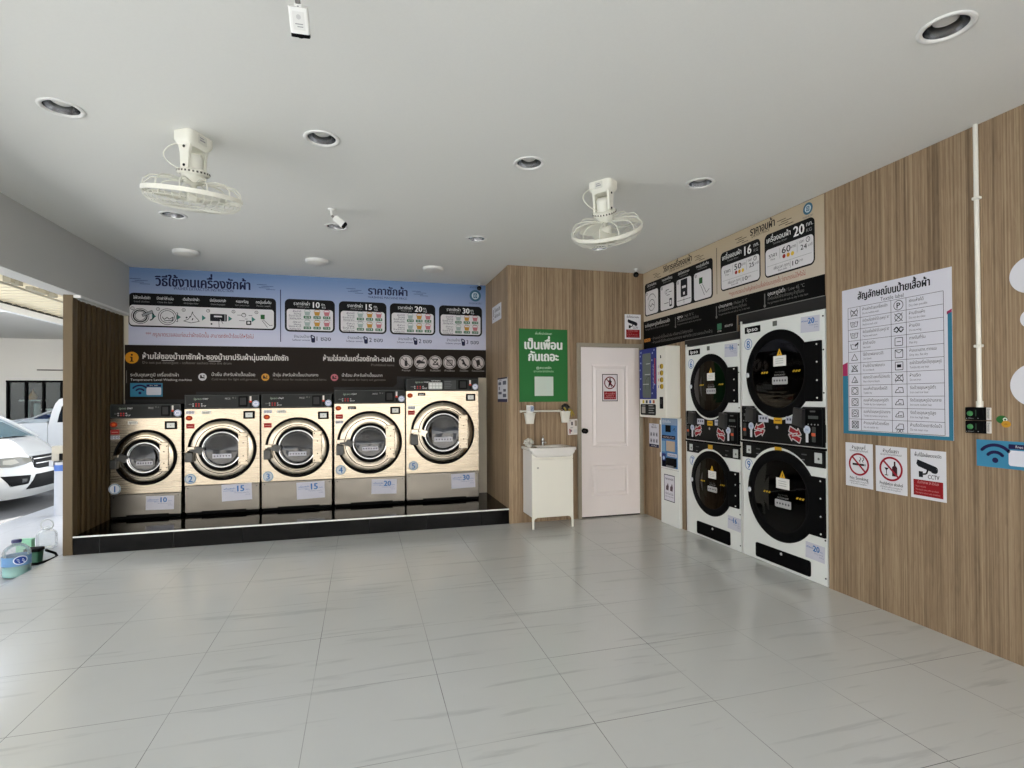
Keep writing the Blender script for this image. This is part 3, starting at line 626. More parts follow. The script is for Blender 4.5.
dk = thing('warning_banner', 'dark brown stepped banner of warnings and temperature levels right above the washers', 'banner', (-.45, YB, 1.5))
MB().prism(FBK, [(-2.535, 1.415), (-1.831, 1.415), (-1.831, 1.500), (-.329, 1.500), (-.329, 1.556), (.380, 1.556), (.426, 1.60), (.426, 1.689), (1.580, 1.678), (1.580, 2.043), (-2.535, 2.026)], -.004, 0, DARKP).build('panel', dk)
mb = MB(); G2 = ink((120, 114, 106)); LW = ink((214, 210, 206))
mb.text(FBK, 'ห้ามใส่ซองน้ำยาซักผ้า-ซองน้ำยาปรับผ้านุ่มลงในถังซัก', -2.363, 1.872, .088, LW, z, 'l', .024, 1.516); mb.text(FBK, 'Do not put detergent - softener sachets into the drum', -2.363, 1.818, .042, G2, z, 'l', .002, .90)
mb.rect(FBK, -2.175, 1.853, -2.05, 1.858, z, LW); mb.rect(FBK, -1.70, 1.853, -1.575, 1.858, z, LW)
mb.text(FBK, 'ห้ามใส่ลงในเครื่องซักผ้า-อบผ้า', .393, 1.876, .088, LW, z, 'r', .024, .845); mb.text(FBK, 'Prohibited items', .393, 1.818, .042, G2, z, 'r', .002, .28)
mb.text(FBK, 'ระดับอุณหภูมิ เครื่องซักผ้า', -2.481, 1.676, .050, LW, z, 'l', .008, .476); mb.text(FBK, 'Temperature Level Washing machine', -2.481, 1.626, .036, LW, z, 'l', .004, .607)
mb.rect(FBK, -2.521, 1.60, -2.515, 1.74, z, G2)
for u, a, b, w1, w2 in ((-1.670, 'น้ำเย็น สำหรับผ้าเปื้อนน้อย', 'Cold water for light soil garments', .459, .49), (-1.016, 'น้ำอุ่น สำหรับผ้าเปื้อนปานกลาง', 'Warm water for moderately stained fabrics', .506, .60), (-.235, 'น้ำร้อน สำหรับผ้าเปื้อนมาก', 'Hot water for heavy soil garments', .482, .52)):
    mb.text(FBK, a, u, 1.684, .050, LW, z, 'l', .009, w1); mb.text(FBK, b, u, 1.634, .036, G2, z, 'l', 0, w2)
mb.build('lettering', dk)
mb = MB(); mb.disc(FBK, -2.467, 1.883, .066, z, ink((214, 146, 36)), 32); mb.rect(FBK, -2.475, 1.842, -2.459, 1.892, .0014, ink((40, 24, 12))); mb.disc(FBK, -2.467, 1.915, .011, .0014, ink((40, 24, 12)), 12); mb.rect(FBK, -2.485, 1.838, -2.449, 1.848, .0014, ink((40, 24, 12))); mb.rect(FBK, -2.485, 1.884, -2.467, 1.894, .0014, ink((40, 24, 12)))
mb.build('information_symbol', dk, label='orange disc with a letter i')
for u, c, k in ((-1.764, (206, 206, 206), 0), (-1.100, (206, 150, 62), 1), (-.323, (190, 110, 120), 2)):
    mb = MB(); mb.disc(FBK, u, 1.672, .043, z, ink(c), 28); d = ink((44, 38, 34)); mb.poly(FBK, [(u-.026, 1.655), (u+.026, 1.655), (u+.02, 1.668), (u-.004, 1.672), (u-.010, 1.694), (u-.024, 1.692)], .0014, d); mb.disc(FBK, u+.015, 1.684, .008, .0014, d, 10)
    mb.build('temperature_symbol', dk, label=('pale grey disc', 'amber disc', 'pink disc')[k])
for k, u in enumerate((.540, .724, .910, 1.095, 1.285, 1.472)):
    mb = MB(); v = 1.874; d = ink((46, 42, 42)); mb.disc(FBK, u, v, .085, z, ink((196, 188, 186)), 36); mb.arc(FBK, u, v, .074, .008, .0014, d, n=36)
    if k == 0: mb.prism(FBK, [(u-.018, v-.052), (u+.018, v-.052), (u+.018, v+.006), (u+.006, v+.02), (u+.006, v+.05), (u-.006, v+.05), (u-.006, v+.02), (u-.018, v+.006)], .0012, .0016, d)
    elif k == 1: mb.poly(FBK, [(u-.056, v-.018), (u+.056, v-.018), (u+.05, v+.008), (u+.01, v+.012), (u-.01, v+.03), (u-.05, v+.02)], .0016, d)
    elif k == 2: mb.line(FBK, [(u-.03, v+.04), (u+.035, v+.04), (u-.03, v-.03), (u+.035, v-.03), (u+.03, v+.0)], .012, .0016, d)
    elif k == 3: mb.line(FBK, [(u-.036, v-.036), (u-.03, v+.03), (u+.036, v+.03), (u+.03, v-.036)], .010, .0016, d, True); mb.arc(FBK, u, v, .018, .006, .0016, d, n=14)
    elif k == 4: mb.poly(FBK, [(u-.03, v+.045), (u-.008, v+.045), (u+.03, v-.04), (u+.012, v-.05)], .0016, d); mb.disc(FBK, u-.01, v-.01, .016, .0016, d, 12)
    else: mb.poly(FBK, [(u-.03, v+.03), (u+.02, v+.045), (u+.03, v-.02), (u-.012, v-.045)], .0016, d); mb.rect(FBK, u-.02, v-.05, u+.01, v-.04, .0016, d)
    mb.line(FBK, [(u-.052, v+.052), (u+.052, v-.052)] if k != 1 else [(u-.052, v-.052), (u+.052, v+.052)], .009, .0020, d)
    mb.text(FBK, ('ห้ามอาวุธ', 'ห้ามรองเท้า', 'ห้ามสัตว์เลี้ยง', 'ห้ามพรม', 'ห้ามของมีคม', 'ห้ามหมอนและที่นอน')[k], u, 1.757, .032, ink((170, 166, 160)), z, 'c', .004, (.10, .11, .13, .13, .11, .165)[k])
    mb.build('prohibited_item_symbol', dk)

def wifi_sign(label, f, w, h, loc, card=(.50, .96)):
    o = thing('wifi_sign', label, 'sign', loc)
    MB().prism(f, [(0, 0), (w, 0), (w, h), (0, h)], -.003, 0, ink((62, 132, 166), .5)).build('panel', o)
    mb = MB(); cx, cy = h*.62, h*.27
    d = ink((36, 30, 74)); mb.disc(f, cx, cy, h*.10, .0008, d, 20)
    for r in (.30, .56): mb.arc(f, cx, cy, h*r, h*.115, .0008, d, 40, 140, 18)
    for r in (.30, .56):
        for a in (40, 140): mb.disc(f, cx+h*r*math.cos(math.radians(a)), cy+h*r*math.sin(math.radians(a)), h*.057, .0008, d, 12)
    mb.build('wifi_symbol', o)
    mb = MB(); mb.rrect(f, w*card[0], h*.12, w*card[1], h*.68, h*.08, .0008, ink((214, 216, 226))); mb.rrect(f, w*card[0], h*.73, w*card[1], h*.90, h*.03, .0008, d); mb.text(f, 'Free WiFi', w*(card[0]+card[1])/2, h*.77, h*.13, WINK, .0014, 'c', .01)
    mb.build('password_card', o); return o
wifi_sign('small blue wifi sign on the dark banner above washer 1', f_back(-2.481, 1.448, YB-.0145), .315, .152, (-2.32, YB, 1.448))
wifi_sign('blue wifi sign on the wood wall under the switch boxes, cut by the frame edge', f_right(2.144, 1.014, XR-.0035), .305, .146, (XR, 2.0, 1.014))
# ------------------------------------------------------------------ banner over the dryers
def YR(y): return 5.745 - y            # photo-right distance along the right wall from the rear corner
FRB = f_right(5.745, 0, XR-.006)
rb = thing('drying_banner', 'beige banner of dryer steps and two price cards along the top of the right wall', 'banner', (XR, 4.43, 2.31))
MB().prism(FRB, [(0, 2.318), (2.612, 2.306), (2.612, 2.898), (0, 2.898)], -.004, 0, CREAMP).build('panel', rb)
mb = MB(); BRI = ink((40, 34, 32)); z = .0008
mb.text(FRB, 'วิธีการเครื่องอบผ้า', YR(5.035), 2.815, .092, BRI, z, 'c', .032, .545); mb.text(FRB, 'DRYER INSTRUCTION', YR(4.98), 2.787, .032, BRI, z, 'c', .004, .40)
mb.text(FRB, 'ราคาอบผ้า', YR(3.76), 2.815, .095, BRI, z, 'c', .032, .29); mb.text(FRB, 'DRYER PRICE', YR(3.78), 2.790, .03, BRI, z, 'c', .004, .21)
for y in (5.52, 4.72, 4.10, 3.59): swoosh(mb, FRB, YR(y), 2.835, .17, BRI, z)
mb.rect(FRB, YR(4.367), 2.39, YR(4.360), 2.835, z, BRI)
mb.text(FRB, '**กรุณาตรวจสอบป้ายสัญลักษณ์บนเสื้อผ้าก่อนอบทุกครั้ง ว่าสามารถอบได้หรือไม่', YR(3.75), 2.338, .05, RED, z, 'c', .006, .885)
mb.build('lettering', rb)
mb = MB(); mb.rrect(FRB, YR(5.709), 2.372, YR(4.424), 2.761, .035, .0010, BLK, .0008)
for k, (a, b) in enumerate(((5.691, 5.413), (5.362, 5.089), (5.041, 4.772), (4.726, 4.444))):
    u0, u1 = YR(a), YR(b); c = (u0+u1)/2
    mb.rrect(FRB, u0, 2.386, u1, 2.664, .03, .0018, CARD); mb.arc(FRB, u0+.032, 2.635, .014, .005, .0024, INK, n=14); mb.text(FRB, str(k+1), u0+.032, 2.627, .022, INK, .0024)
    mb.text(FRB, ('ใส่ผ้าลงในถังอบ', 'หยอดเหรียญ', 'เลือกโปรแกรมการอบ', 'กดปุ่มเริ่มต้น')[k], c, 2.715, .038, WINK, .0018, 'c', .008, .20); mb.text(FRB, ('Load clothes', 'Insert coins', 'Choose the program', 'Press the button')[k], c, 2.688, .026, GREYI, .0018, 'c', 0, .15)
    if k == 0: mb.arc(FRB, c, 2.53, .09, .006, .0024, INK, 20, 160); mb.arc(FRB, c, 2.49, .065, .006, .0024, INK); mb.line(FRB, [(c-.05, 2.50), (c-.02, 2.47), (c+.01, 2.505), (c+.05, 2.48)], .008, .0024, INK)
    if k == 1:
        for q, v in ((-.02, 2.60), (.03, 2.57), (-.01, 2.54)): mb.rect(FRB, c+q, v, c+q+.06, v+.006, .0024, INK)
        mb.arc(FRB, c-.02, 2.58, .02, .005, .0024, INK, n=14); mb.rrect(FRB, c+.045, 2.41, c+.095, 2.50, .01, .0024, INK); mb.rect(FRB, c+.055, 2.43, c+.085, 2.48, .0030, CARD); mb.rect(FRB, c-.06, 2.455, c+.03, 2.461, .0024, INK)
    if k == 2: mb.rrect(FRB, c-.055, 2.47, c+.065, 2.655, .008, .0024, INK); mb.rect(FRB, c-.03, 2.56, c+.04, 2.585, .003, CARD); mb.rect(FRB, c-.01, 2.49, c+.02, 2.52, .003, CARD); mb.rect(FRB, u0+.015, 2.435, u1-.015, 2.440, .0024, INK); mb.rect(FRB, c, 2.40, c+.005, 2.47, .0024, INK)
    if k == 3: mb.rect(FRB, c-.055, 2.545, c-.0, 2.605, .0024, ink((40, 88, 48))); mb.line(FRB, [(c-.03, 2.53), (c+.03, 2.42)], .005, .0024, INK); mb.line(FRB, [(c-.005, 2.54), (c+.06, 2.44), (c+.11, 2.47)], .005, .0024, INK)
mb.build('instruction_strip', rb, label='black strip with four drying steps')
for (a, b), kg, pr, mn in (((4.306, 3.783), '16', '50', '25'), ((3.733, 3.216), '20', '60', '24')):
    mb = MB(); u0, u1 = YR(a), YR(b); W = u1-u0
    mb.rrect(FRB, u0, 2.400, u1, 2.764, .045, .0010, BLK, .0008); mb.rrect(FRB, u0+.012, 2.414, u1-.012, 2.634, .03, .0018, CARD)
    mb.text(FRB, 'เครื่องอบผ้า', u0+W*.30, 2.692, .06, WINK, .0018, 'c', .016, W*.50); mb.text(FRB, 'Tumble dryer', u0+W*.33, 2.662, .026, GREYI, .0018, 'c', 0, W*.3)
    mb.text(FRB, kg, u0+W*.71, 2.662, .112, WINK, .0018, 'c', .03); mb.text(FRB, 'กก.', u0+W*.91, 2.706, .045, WINK, .0018, 'c', .01, W*.12); mb.text(FRB, 'KG', u0+W*.90, 2.662, .038, ink((150, 150, 150)), .0018, 'c', .005, W*.10)
    mb.text(FRB, 'ราคา', u0+W*.18, 2.560, .048, INK, .0024, 'c', .012, W*.17); mb.text(FRB, 'Price', u0+W*.18, 2.535, .024, INK, .0024)
    mb.text(FRB, pr, u0+W*.46, 2.562, .075, INK, .0024, 'c', .016, W*.18); mb.text(FRB, 'บาท', u0+W*.605, 2.580, .035, INK, .0024, 'c', .008, W*.09)
    for k, c in enumerate(((150, 44, 44), (206, 146, 40), (222, 186, 70))): mb.disc(FRB, u0+W*(.415+.085*k), 2.537, .017, .0024, ink(c), 14)
    mb.text(FRB, 'เวลา', u0+W*.76, 2.595, .032, INK, .0024, 'c', .006, W*.09); mb.arc(FRB, u0+W*.88, 2.605, .018, .005, .0024, INK, n=16); mb.line(FRB, [(u0+W*.88, 2.617), (u0+W*.88, 2.605), (u0+W*.895, 2.600)], .004, .0024, INK)
    mb.text(FRB, mn, u0+W*.80, 2.540, .055, INK, .0024, 'c', .012, W*.12); mb.text(FRB, 'นาที', u0+W*.92, 2.550, .03, INK, .0024, 'c', .006, W*.08)
    mb.rect(FRB, u0+W*.325, 2.530, u0+W*.329, 2.615, .0024, INK); mb.rect(FRB, u0+W*.675, 2.530, u0+W*.679, 2.615, .0024, INK); mb.rect(FRB, u0+.03, 2.492, u1-.03, 2.495, .0024, GREYI)
    mb.text(FRB, 'เพิ่มเวลา ทุกๆ', u0+W*.36, 2.452, .036, INK, .0024, 'c', .01, W*.32); mb.text(FRB, 'Extra time', u0+W*.38, 2.430, .022, INK, .0024); mb.rect(FRB, u0+W*.54, 2.425, u0+W*.544, 2.485, .0024, INK)
    mb.text(FRB, '10', u0+W*.64, 2.440, .052, INK, .0024, 'c', .012, W*.12); mb.text(FRB, 'บาท', u0+W*.745, 2.455, .026, INK, .0024, 'c', .005, W*.07)
    mb.build('price_card', rb, label='black and white card for the %s kilogram dryer price' % kg)
emblem(rb, FRB, YR(3.277), 2.838, .60)
db = thing('drying_temperature_banner', 'black stepped banner of drying temperatures between the beige banner and the dryers', 'banner', (XR, 4.43, 2.0))
MB().prism(FRB, [(0, 1.975), (YR(4.90), 1.999), (YR(4.085), 1.999), (YR(4.085), 2.146), (2.612, 2.146), (2.612, 2.305), (0, 2.317)], -.004, 0, DARKR).build('panel', db)
mb = MB(); e_ = ink((120, 120, 118)); mb.line(FRB, [(YR(4.895), 2.0), (YR(4.085), 2.0)], .006, .001, e_); mb.line(FRB, [(YR(4.085), 2.0), (YR(4.085), 2.146), (2.612, 2.146)], .007, .001, e_)
mb.build('edge_line', db)
mb = MB(); LW2 = ink((196, 194, 192)); D2 = ink((110, 108, 106))
mb.text(FRB, 'ระดับอุณหภูมิเครื่องอบผ้า', YR(5.445), 2.243, .052, LW2, z, 'c', .014, .53); mb.text(FRB, 'Temperature level tumble dryer', YR(5.45), 2.205, .032, D2, z, 'c', 0, .52)
for y, a, b in ((5.069, 'สูง', ' / High 70 °C'), (4.374, 'ปานกลาง', ' / Medium 55 °C'), (3.738, 'อุณหภูมิต่ำ', ' / Low 45 °C')):
    u = YR(y); mb.rect(FRB, u-.006, 2.175, u+.006, 2.275, z, D2); mb.disc(FRB, u, 2.172, .014, z, D2, 12)
    mb.text(FRB, a, u+.035, 2.250, .042, LW2, z, 'l', .014, .10 if len(a) < 5 else .19); mb.text(FRB, b, u+(.15 if len(a) < 5 else .24), 2.250, .040, D2, z, 'l', .006, .18)
    mb.text(FRB, 'สำหรับเสื้อผ้าฝ้าย ผ้าขนหนู ผ้าปูที่นอน', u+.035, 2.212, .036, D2, z, 'l', .005, .38); mb.text(FRB, 'For garments that are safe to dry in the heat', u+.035, 2.180, .026, D2, z, 'l', .003, .42)
mb.rrect(FRB, YR(5.735), 2.068, YR(5.591), 2.106, .01, z, ink((196, 130, 60))); mb.text(FRB, 'คำเตือน', YR(5.663), 2.078, .03, BLK, .0014, 'c', .008, .11)
mb.text(FRB, '• ห้ามอบผ้าที่เปื้อนน้ำมัน หรือสารไวไฟทุกชนิด', YR(5.56), 2.080, .042, D2, z, 'l', .008, .80); mb.text(FRB, '• ห้ามอบผ้าที่มีส่วนประกอบของยาง พลาสติก (ตรวจสอบป้ายผ้า)', YR(5.56), 2.034, .042, D2, z, 'l', .008, 1.12)
mb.rrect(FRB, YR(4.365), 2.045, YR(4.30), 2.105, .006, z, ink((60, 110, 84))); mb.text(FRB, 'LINE', YR(4.332), 2.025, .022, LW2, z, 'c', .005, .06); mb.text(FRB, 'สอบถาม', YR(4.20), 2.058, .036, LW2, z, 'c', .006, .11)
mb.build('lettering', db)

# ------------------------------------------------------------------ stacked dryers
XD = XR-.003
ARW = ink((150, 36, 44), .5)
def arrow(mb, f, u, v, k, flip):
    s_ = -1 if flip else 1
    for sg in (1, -1):
        p = [(-.062, .0), (-.030, .050), (-.024, .030), (.045, .062), (.060, .020), (.012, .004), (.026, -.012)] if sg == 1 else [(.062, .0), (.030, -.050), (.024, -.030), (-.045, -.062), (-.060, -.020), (-.012, -.004), (-.026, .012)]
        q = [(u+a*k*s_, v+b*k) for a, b in p]
        if flip: q = q[::-1]
        mb.poly(f, q, .0030, ARW); mb.line(f, q, .008*k, .0036, ink((206, 200, 200)), True)
def dryer_stack(label, y0, y1, zt, low1, mid1, mid0, doors, nums, lint, hinge, fan, plate, papers):
    """y0 far side, y1 near side; low1..: heights; doors: (centre y, centre z, radius) upper then lower"""
    t = thing('stacked_dryer', label, 'tumble dryer', (XR, (y0+y1)/2, 0), 'white stacked dryers set in the right wall')
    F = f_right(y0, 0, XD); W = y0-y1
    mb = MB()
    for (cy, cz, R), (za, zb) in zip(doors, ((mid1, zt), (.004, low1))):
        holeplate(mb, F, .004, za, W-.004, zb, y0-cy, cz, R*.70, 0, ENAM, 64) if False else None
    # front sheets of the two machines with the drum openings
    holeplate(mb, F, .004, mid1-.13, W-.004, zt, y0-doors[0][0], doors[0][1], doors[0][2]*.78, 0, ENAM, 64)
    holeplate(mb, F, .004, .004, W-.004, mid0+.05, y0-doors[1][0], doors[1][1], doors[1][2]*.78, 0, ENAM, 64)
    D = -.07
    for a, b in (((.004, .004), (.004, zt)), ((.004, zt), (W-.004, zt)), ((W-.004, zt), (W-.004, .004))):
        mb.add([F.at(*a, 0), F.at(*b, 0), F.at(*b, D), F.at(*a, D)], [(0, 1, 2, 3)], ENAM)
    mb.build('cabinet', t)
    rl = MB(); rl.fbox(F, -.014, .004, .002, zt+.03, -.05, .004, EDGE, .002); rl.build('side_trim', t, label='thin steel edge strip')
    # the two drum doors
    for k, (cy, cz, R) in enumerate(doors):
        FDr = Fr(F.at(y0-cy+.010, cz, 0), F.u, F.v, F.n)
        dr = MB(); dr.lathe(FDr, [(R, 0), (R, .012), (R-.010, .018), (R-.06, .021), (R*.80, .021), (R*.775, .014)], BLACKP, 64)
        d = dr.build('drum_door', t, label='round black upper door' if k == 0 else 'round black lower door')
        MB().arc(FDr, 0, 0, R+.010, .022, .003, ENAM, n=64).build('door_ring', d)
        MB().lathe(FDr, [(0, .0125), (R*.5, .013), (R*.785, .0145), (R*.785, .0125), (R*.5, .011), (0, .0105)], DGLASS, 48, smooth=False).build('door_glass', d)
        dm = MB(); dm.lathe(FDr, [(R*.80, .0), (R*.76, -.012), (R*.7, -.03), (R*.55, -.05), (0, -.055)], mat('drum_dark', (8, 8, 8), .9, 0, var=.2, scale=40), 48); dm.build('drum_back', d)
        # hinge cover on the right
        h0, h1, za, zb = hinge[k]; hm = MB(); hm.fbox(F, y0-h0-.02, za, y0-h1+.008, zb, .0, .020, BLACKP, .005)
        for q in (.06, .35, .65, .94): hm.lathe(Fr(F.at(y0-h1-.025, za+(zb-za)*q, .020), F.u, F.v, F.n), [(.007, 0), (.005, .004), (0, .005)], EDGE, 10)
        hm.build('door_hinge', d)
        lk = MB(); lk.lathe(Fr(F.at(y0-cy-R*.90, cz+.0, .019), F.u, F.v, F.n), [(.022, 0), (.020, .006), (.008, .008), (0, .008)], ink((206, 208, 214)), 18); lk.build('door_lock', d, label='round pale lock')
        st = MB(); w = .0150; K = R/.37; FDr = FDr.sub(.035*K, 0)
        st.poly(FDr, [(-.002-.030*K, .150*K), (-.002+.030*K, .150*K), (-.002, .21*K)], w+.0010, ink((216, 168, 40))); st.poly(FDr, [(-.006, .162*K), (.004, .162*K), (.0, .192*K)], w+.0016, BLK)
        st.rect(FDr, -.07*K, .062*K, .07*K, .148*K, w+.001, ink((222, 222, 218))); 
        for i in range(3): st.rect(FDr, -.045*K, (.085+.018*i)*K, .04*K, (.089+.018*i)*K, w+.0016, GREYI)
        st.rrect(FDr, -.085*K, -.090*K, .085*K, -.028*K, .01, w+.001, ink((168, 168, 170)))
        for i in range(5): st.disc(FDr, (-.06+.03*i)*K, -.058*K, .009*K, w+.0016, ink((80, 80, 84)), 10)
        st.text(FDr, 'CAUTION HOT', 0, -.018*K, .02, GREYI, w+.001, 'c', .004, .12*K)
        for sg in (-1, 1):
            for i in range(3): st.poly(FDr, [(sg*.175*K+(-.04+.028*i)*K, .006*K), (sg*.175*K+(-.022+.028*i)*K, .006*K), (sg*.175*K+(-.012+.028*i)*K, .022*K), (sg*.175*K+(-.03+.028*i)*K, .022*K)], w+.001, ink((190, 156, 40)))
        st.text(FDr, 'PULL TO OPEN', 0, .005*K, .018, ink((90, 90, 90)), w+.001, 'c', .0, .10*K)
        st.build('warning_label', d, label='yellow triangle and white labels')
        n = nums[k]; nb = MB(); nu, nv = y0-n[1], n[2]
        nb.disc(F, nu, nv, .046, .0012, ink((222, 226, 232)), 30); nb.arc(F, nu, nv, .046, .006, .0018, ink((90, 124, 170)), n=30); nb.text(F, str(n[0]), nu, nv-.034, .094, BLUE, .0018, 'c', .016)
        nb.build('number_badge', t, label='badge with the blue number %d' % n[0])
    # black control band between the doors
    c = MB(); uc = y0-doors[0][0]; cz, R = doors[0][1], doors[0][2]
    p = [(.008, low1+.155)] + [(W-.008, low1+.155), (W-.008, mid1)]
    pts = [(.008, mid0+.012), (W-.008, mid0+.012), (W-.008, mid1)]
    aa = math.asin(max(-1, min(1, (mid1-cz)/(R+.020)))); n = 18
    for i in range(n+1):
        a = aa + (-PI-2*aa)*i/n; pts.append((uc+(R+.020)*math.cos(a), cz+(R+.020)*math.sin(a)))
    pts.append((.008, mid1)); c.prism(F, pts, .0005, .012, PANELB)
    cp = c.build('control_band', t, label='black control band with red arrows')
    bt = mid0+.012; f2 = Fr(F.at(0, 0, .0122), F.u, F.v, F.n); bh = mid1-bt; g = MB()
    arrow(g, f2, W*.255, bt+bh*.33, W/.9*1.05, False); g.build('rotation_arrow', cp, label='red double arrow')
    g = MB(); arrow(g, f2, W*.685, bt+bh*.27, W/.9*1.05, True); g.build('rotation_arrow', cp, label='red double arrow')
    g = MB()
    for u, ww in ((W*.305, .115), (W*.635, .10)):
        g.rect(f2, u-ww/2, bt+bh*.55, u+ww/2, bt+bh*.74, .001, ink((190, 192, 204)))
        for i in range(3): g.rect(f2, u-ww*.38+i*ww*.28, bt+bh*.63, u-ww*.2+i*ww*.28, bt+bh*.69, .0016, ink((90, 94, 110)))
    g.rect(f2, W*.435, bt+bh*.53, W*.535, bt+bh*.69, .001, ink((206, 160, 40))); g.rect(f2, W*.45, bt+bh*.60, W*.52, bt+bh*.63, .0016, ink((120, 86, 20)))
    g.disc(f2, W*.475, bt+bh*.43, .013, .001, ink((150, 150, 152)), 12)
    g.build('band_sticker', cp)
    for side, u0_, u1_ in ((0, .012, W*.185), (1, W*.80, W-.012)):
        q = MB(); q.fbox(F, u0_, bt+.004, u1_, mid1-.006, .008, .020, BLACKP, .004); w = .0206
        q.frame(F, u0_+.004, bt+.008, u1_-.004, mid1-.012, .003, w, ink((52, 52, 52)))
        q.rect(F, u0_+(u1_-u0_)*.2, bt+bh*.70, u0_+(u1_-u0_)*.75, bt+bh*.78, w, ink((74, 78, 76))); q.rect(F, u0_+(u1_-u0_)*.3, bt+bh*.87, u0_+(u1_-u0_)*.6, bt+bh*.91, w, ink((84, 84, 84)))
        for i in range(4): q.disc(F, u0_+(u1_-u0_)*(.2+.18*i), bt+bh*.56, .006, w, ink((150, 150, 150)), 10)
        k = q.build('control_module', cp)
        cs = MB(); uu = u0_+(u1_-u0_)*(.30 if side == 0 else .52); cs.fbox(F, uu-.016, bt+bh*.12, uu+.016, bt+bh*.50, .02, .026, ink((60, 62, 60)), .002); cs.rect(F, uu-.018, bt+bh*.27, uu+.018, bt+bh*.35, .0266, ink((206, 92, 60))); cs.build('coin_slot', cp)
        lv = MB(); uu = u0_+(u1_-u0_)*(.80 if side == 0 else .13); lv.disc(F, uu, bt+bh*.42, .032, .0225, ink((196, 204, 220)), 22, th=.002); lv.text(F, 'อบ', uu, bt+bh*.40, .026, BLUE, .0231, 'c', .01); lv.fbox(F, uu-.011, bt+bh*.10, uu+.011, bt+bh*.36, .02, .0225, ink((214, 216, 220)), .003); lv.build('hanging_tag', cp, label='white and blue tag')
    for u, hh in ((W*.155, .085), (W*.745, .12)):
        q = MB(); q.prism(F, [(u-.05, mid1-.10-hh*.3), (u+.05, mid1-.10-hh*.5), (u+.055, mid1-.02), (u-.03, mid1-.005)], .012, .05, mat('bezel_grey', (36, 36, 37), .4, var=.05)); q.build('card_reader', cp)
    sh = MB(); sh.fbox(F, .004, mid0-.012, W+.004, mid0+.006, .0, .026, BLACKP, .003); sh.fbox(F, .004, mid0+.006, W-.004, mid0+.011, .0, .014, EDGE); sh.build('divider_rail', t)
    # second band round the top of the lower door
    uc = y0-doors[1][0]; cz, R = doors[1][1], doors[1][2]
    pts = [(.008, mid0-.014), (.008, low1)]
    al = math.acos(max(-1, min(1, 0))); s1 = math.asin(min(1, (low1-cz)/(R+.022))); n = 18
    for i in range(n+1):
        a = PI-s1 + (2*s1-PI)*i/n; pts.append((uc+(R+.022)*math.cos(a), min(cz+(R+.022)*math.sin(a), mid0-.018)))
    pts += [(W-.008, low1), (W-.008, mid0-.014)]
    lb = MB(); lb.prism(F, pts[::-1], .0005, .010, PANELB)
    lo = lb.build('lower_band', t)
    g = MB(); w = .0106
    for u, s_ in ((W*.10, .028), (W*.925, .034)): g.rect(F, u-s_, mid0-.014-.06-s_, u+s_, mid0-.014-.06+s_+.01, w, ink((190, 194, 192))); g.disc(F, u+.004, mid0-.075, .010, w+.0006, ink((90, 94, 92)), 12)
    g.rect(F, W*.44, mid0-.065, W*.525, mid0-.02, w, ink((200, 156, 40)))
    for u in (W*.20, W*.75): g.rect(F, u, mid0-.06, u+.05, mid0-.05, w, ink((80, 82, 82))); g.rect(F, u, mid0-.10, u+.03, mid0-.092, w, ink((110, 112, 112)))
    g.build('band_sticker', lo)
    a, b, c_, d = lint; lm = MB(); lm.rrect(F, y0-a, c_, y0-b, d, .018, .008, BLACKP, .006); lm.lathe(Fr(F.at(y0-(a+b)/2, (c_+d)/2+.035, .008), F.u, F.v, F.n), [(.012, 0), (.010, .004), (0, .005)], ink((200, 200, 200)), 14); lm.build('lint_panel', t, label='black lint drawer front')
    pm = MB(); pm.rrect(F, .045, zt-.088, .235, zt-.030, .006, .004, BLACKP, .003); pm.text(F, 'ipso', .14, zt-.074, .052, WINK, .0046, 'c', .016, .13); pm.build('maker_plate', t)
    vm = MB(); vm.rrect(F, W*.42, zt-.062, W*.475, zt-.02, .004, .002, ink((96, 98, 92)))
    vm.build('model_plate', t)
    sc = MB()
    for v in (zt-.05, zt-.30, zt-.62, .62, .34, .06):
        for u in (W-.020,): sc.lathe(Fr(F.at(u, v, 0), F.u, F.v, F.n), [(.007, 0), (.006, .003), (0, .004)], BLACKP, 10)
    sc.build('front_screw', t)
    for kg, (py, pz), lab in papers:
        o = thing('price_notice', lab, 'paper notice', (XD-.002, py, pz-.06), 'paper price notices')
        f = F.sub(y0-py, pz, .0045, -.03); w_, h_ = .176, .122
        MB().prism(f, [(-w_/2, -h_/2), (w_/2, -h_/2), (w_/2, h_/2), (-w_/2, h_/2)], -.0012, 0, PAPER).build('paper', o)
        q = MB(); q.text(f, kg, .012, h_*.04, .062, BLUE, .0008, 'c', .045); q.text(f, 'กก.', .062, h_*.06, .018, BLUE, .0008, 'c', .01, .028); q.text(f, 'เครื่องอบผ้า', -.048, h_*.16, .018, BLUE, .0008, 'c', .012, .068); q.text(f, 'Drying capacity', .035, -h_*.10, .015, ink((120, 130, 160)), .0008, 'c', 0, .08); q.text(f, kg+' KG', .06, -h_*.26, .015, ink((120, 130, 160)), .0008); q.build('lettering', o, label='blue number '+kg)
    return t
dryer_stack('narrower stack of two white dryers, numbers 6 and 7, next to the payment kiosk', 4.876, 4.052, 1.926, .838, 1.264, .957,
            ((4.492, 1.513, .314), (4.486, .560, .316)), ((6, 4.793, 1.748), (7, 4.782, .752)), (4.712, 4.204, .024, .150),
            ((4.197, 4.088, 1.350, 1.680), (4.190, 4.083, .390, .720)), None, None,
            (('16', (4.172, 1.836), 'white paper reading 16 at the upper right corner of dryer 6'), ('16', (4.150, .242), 'white paper reading 16 low on dryer 7')))
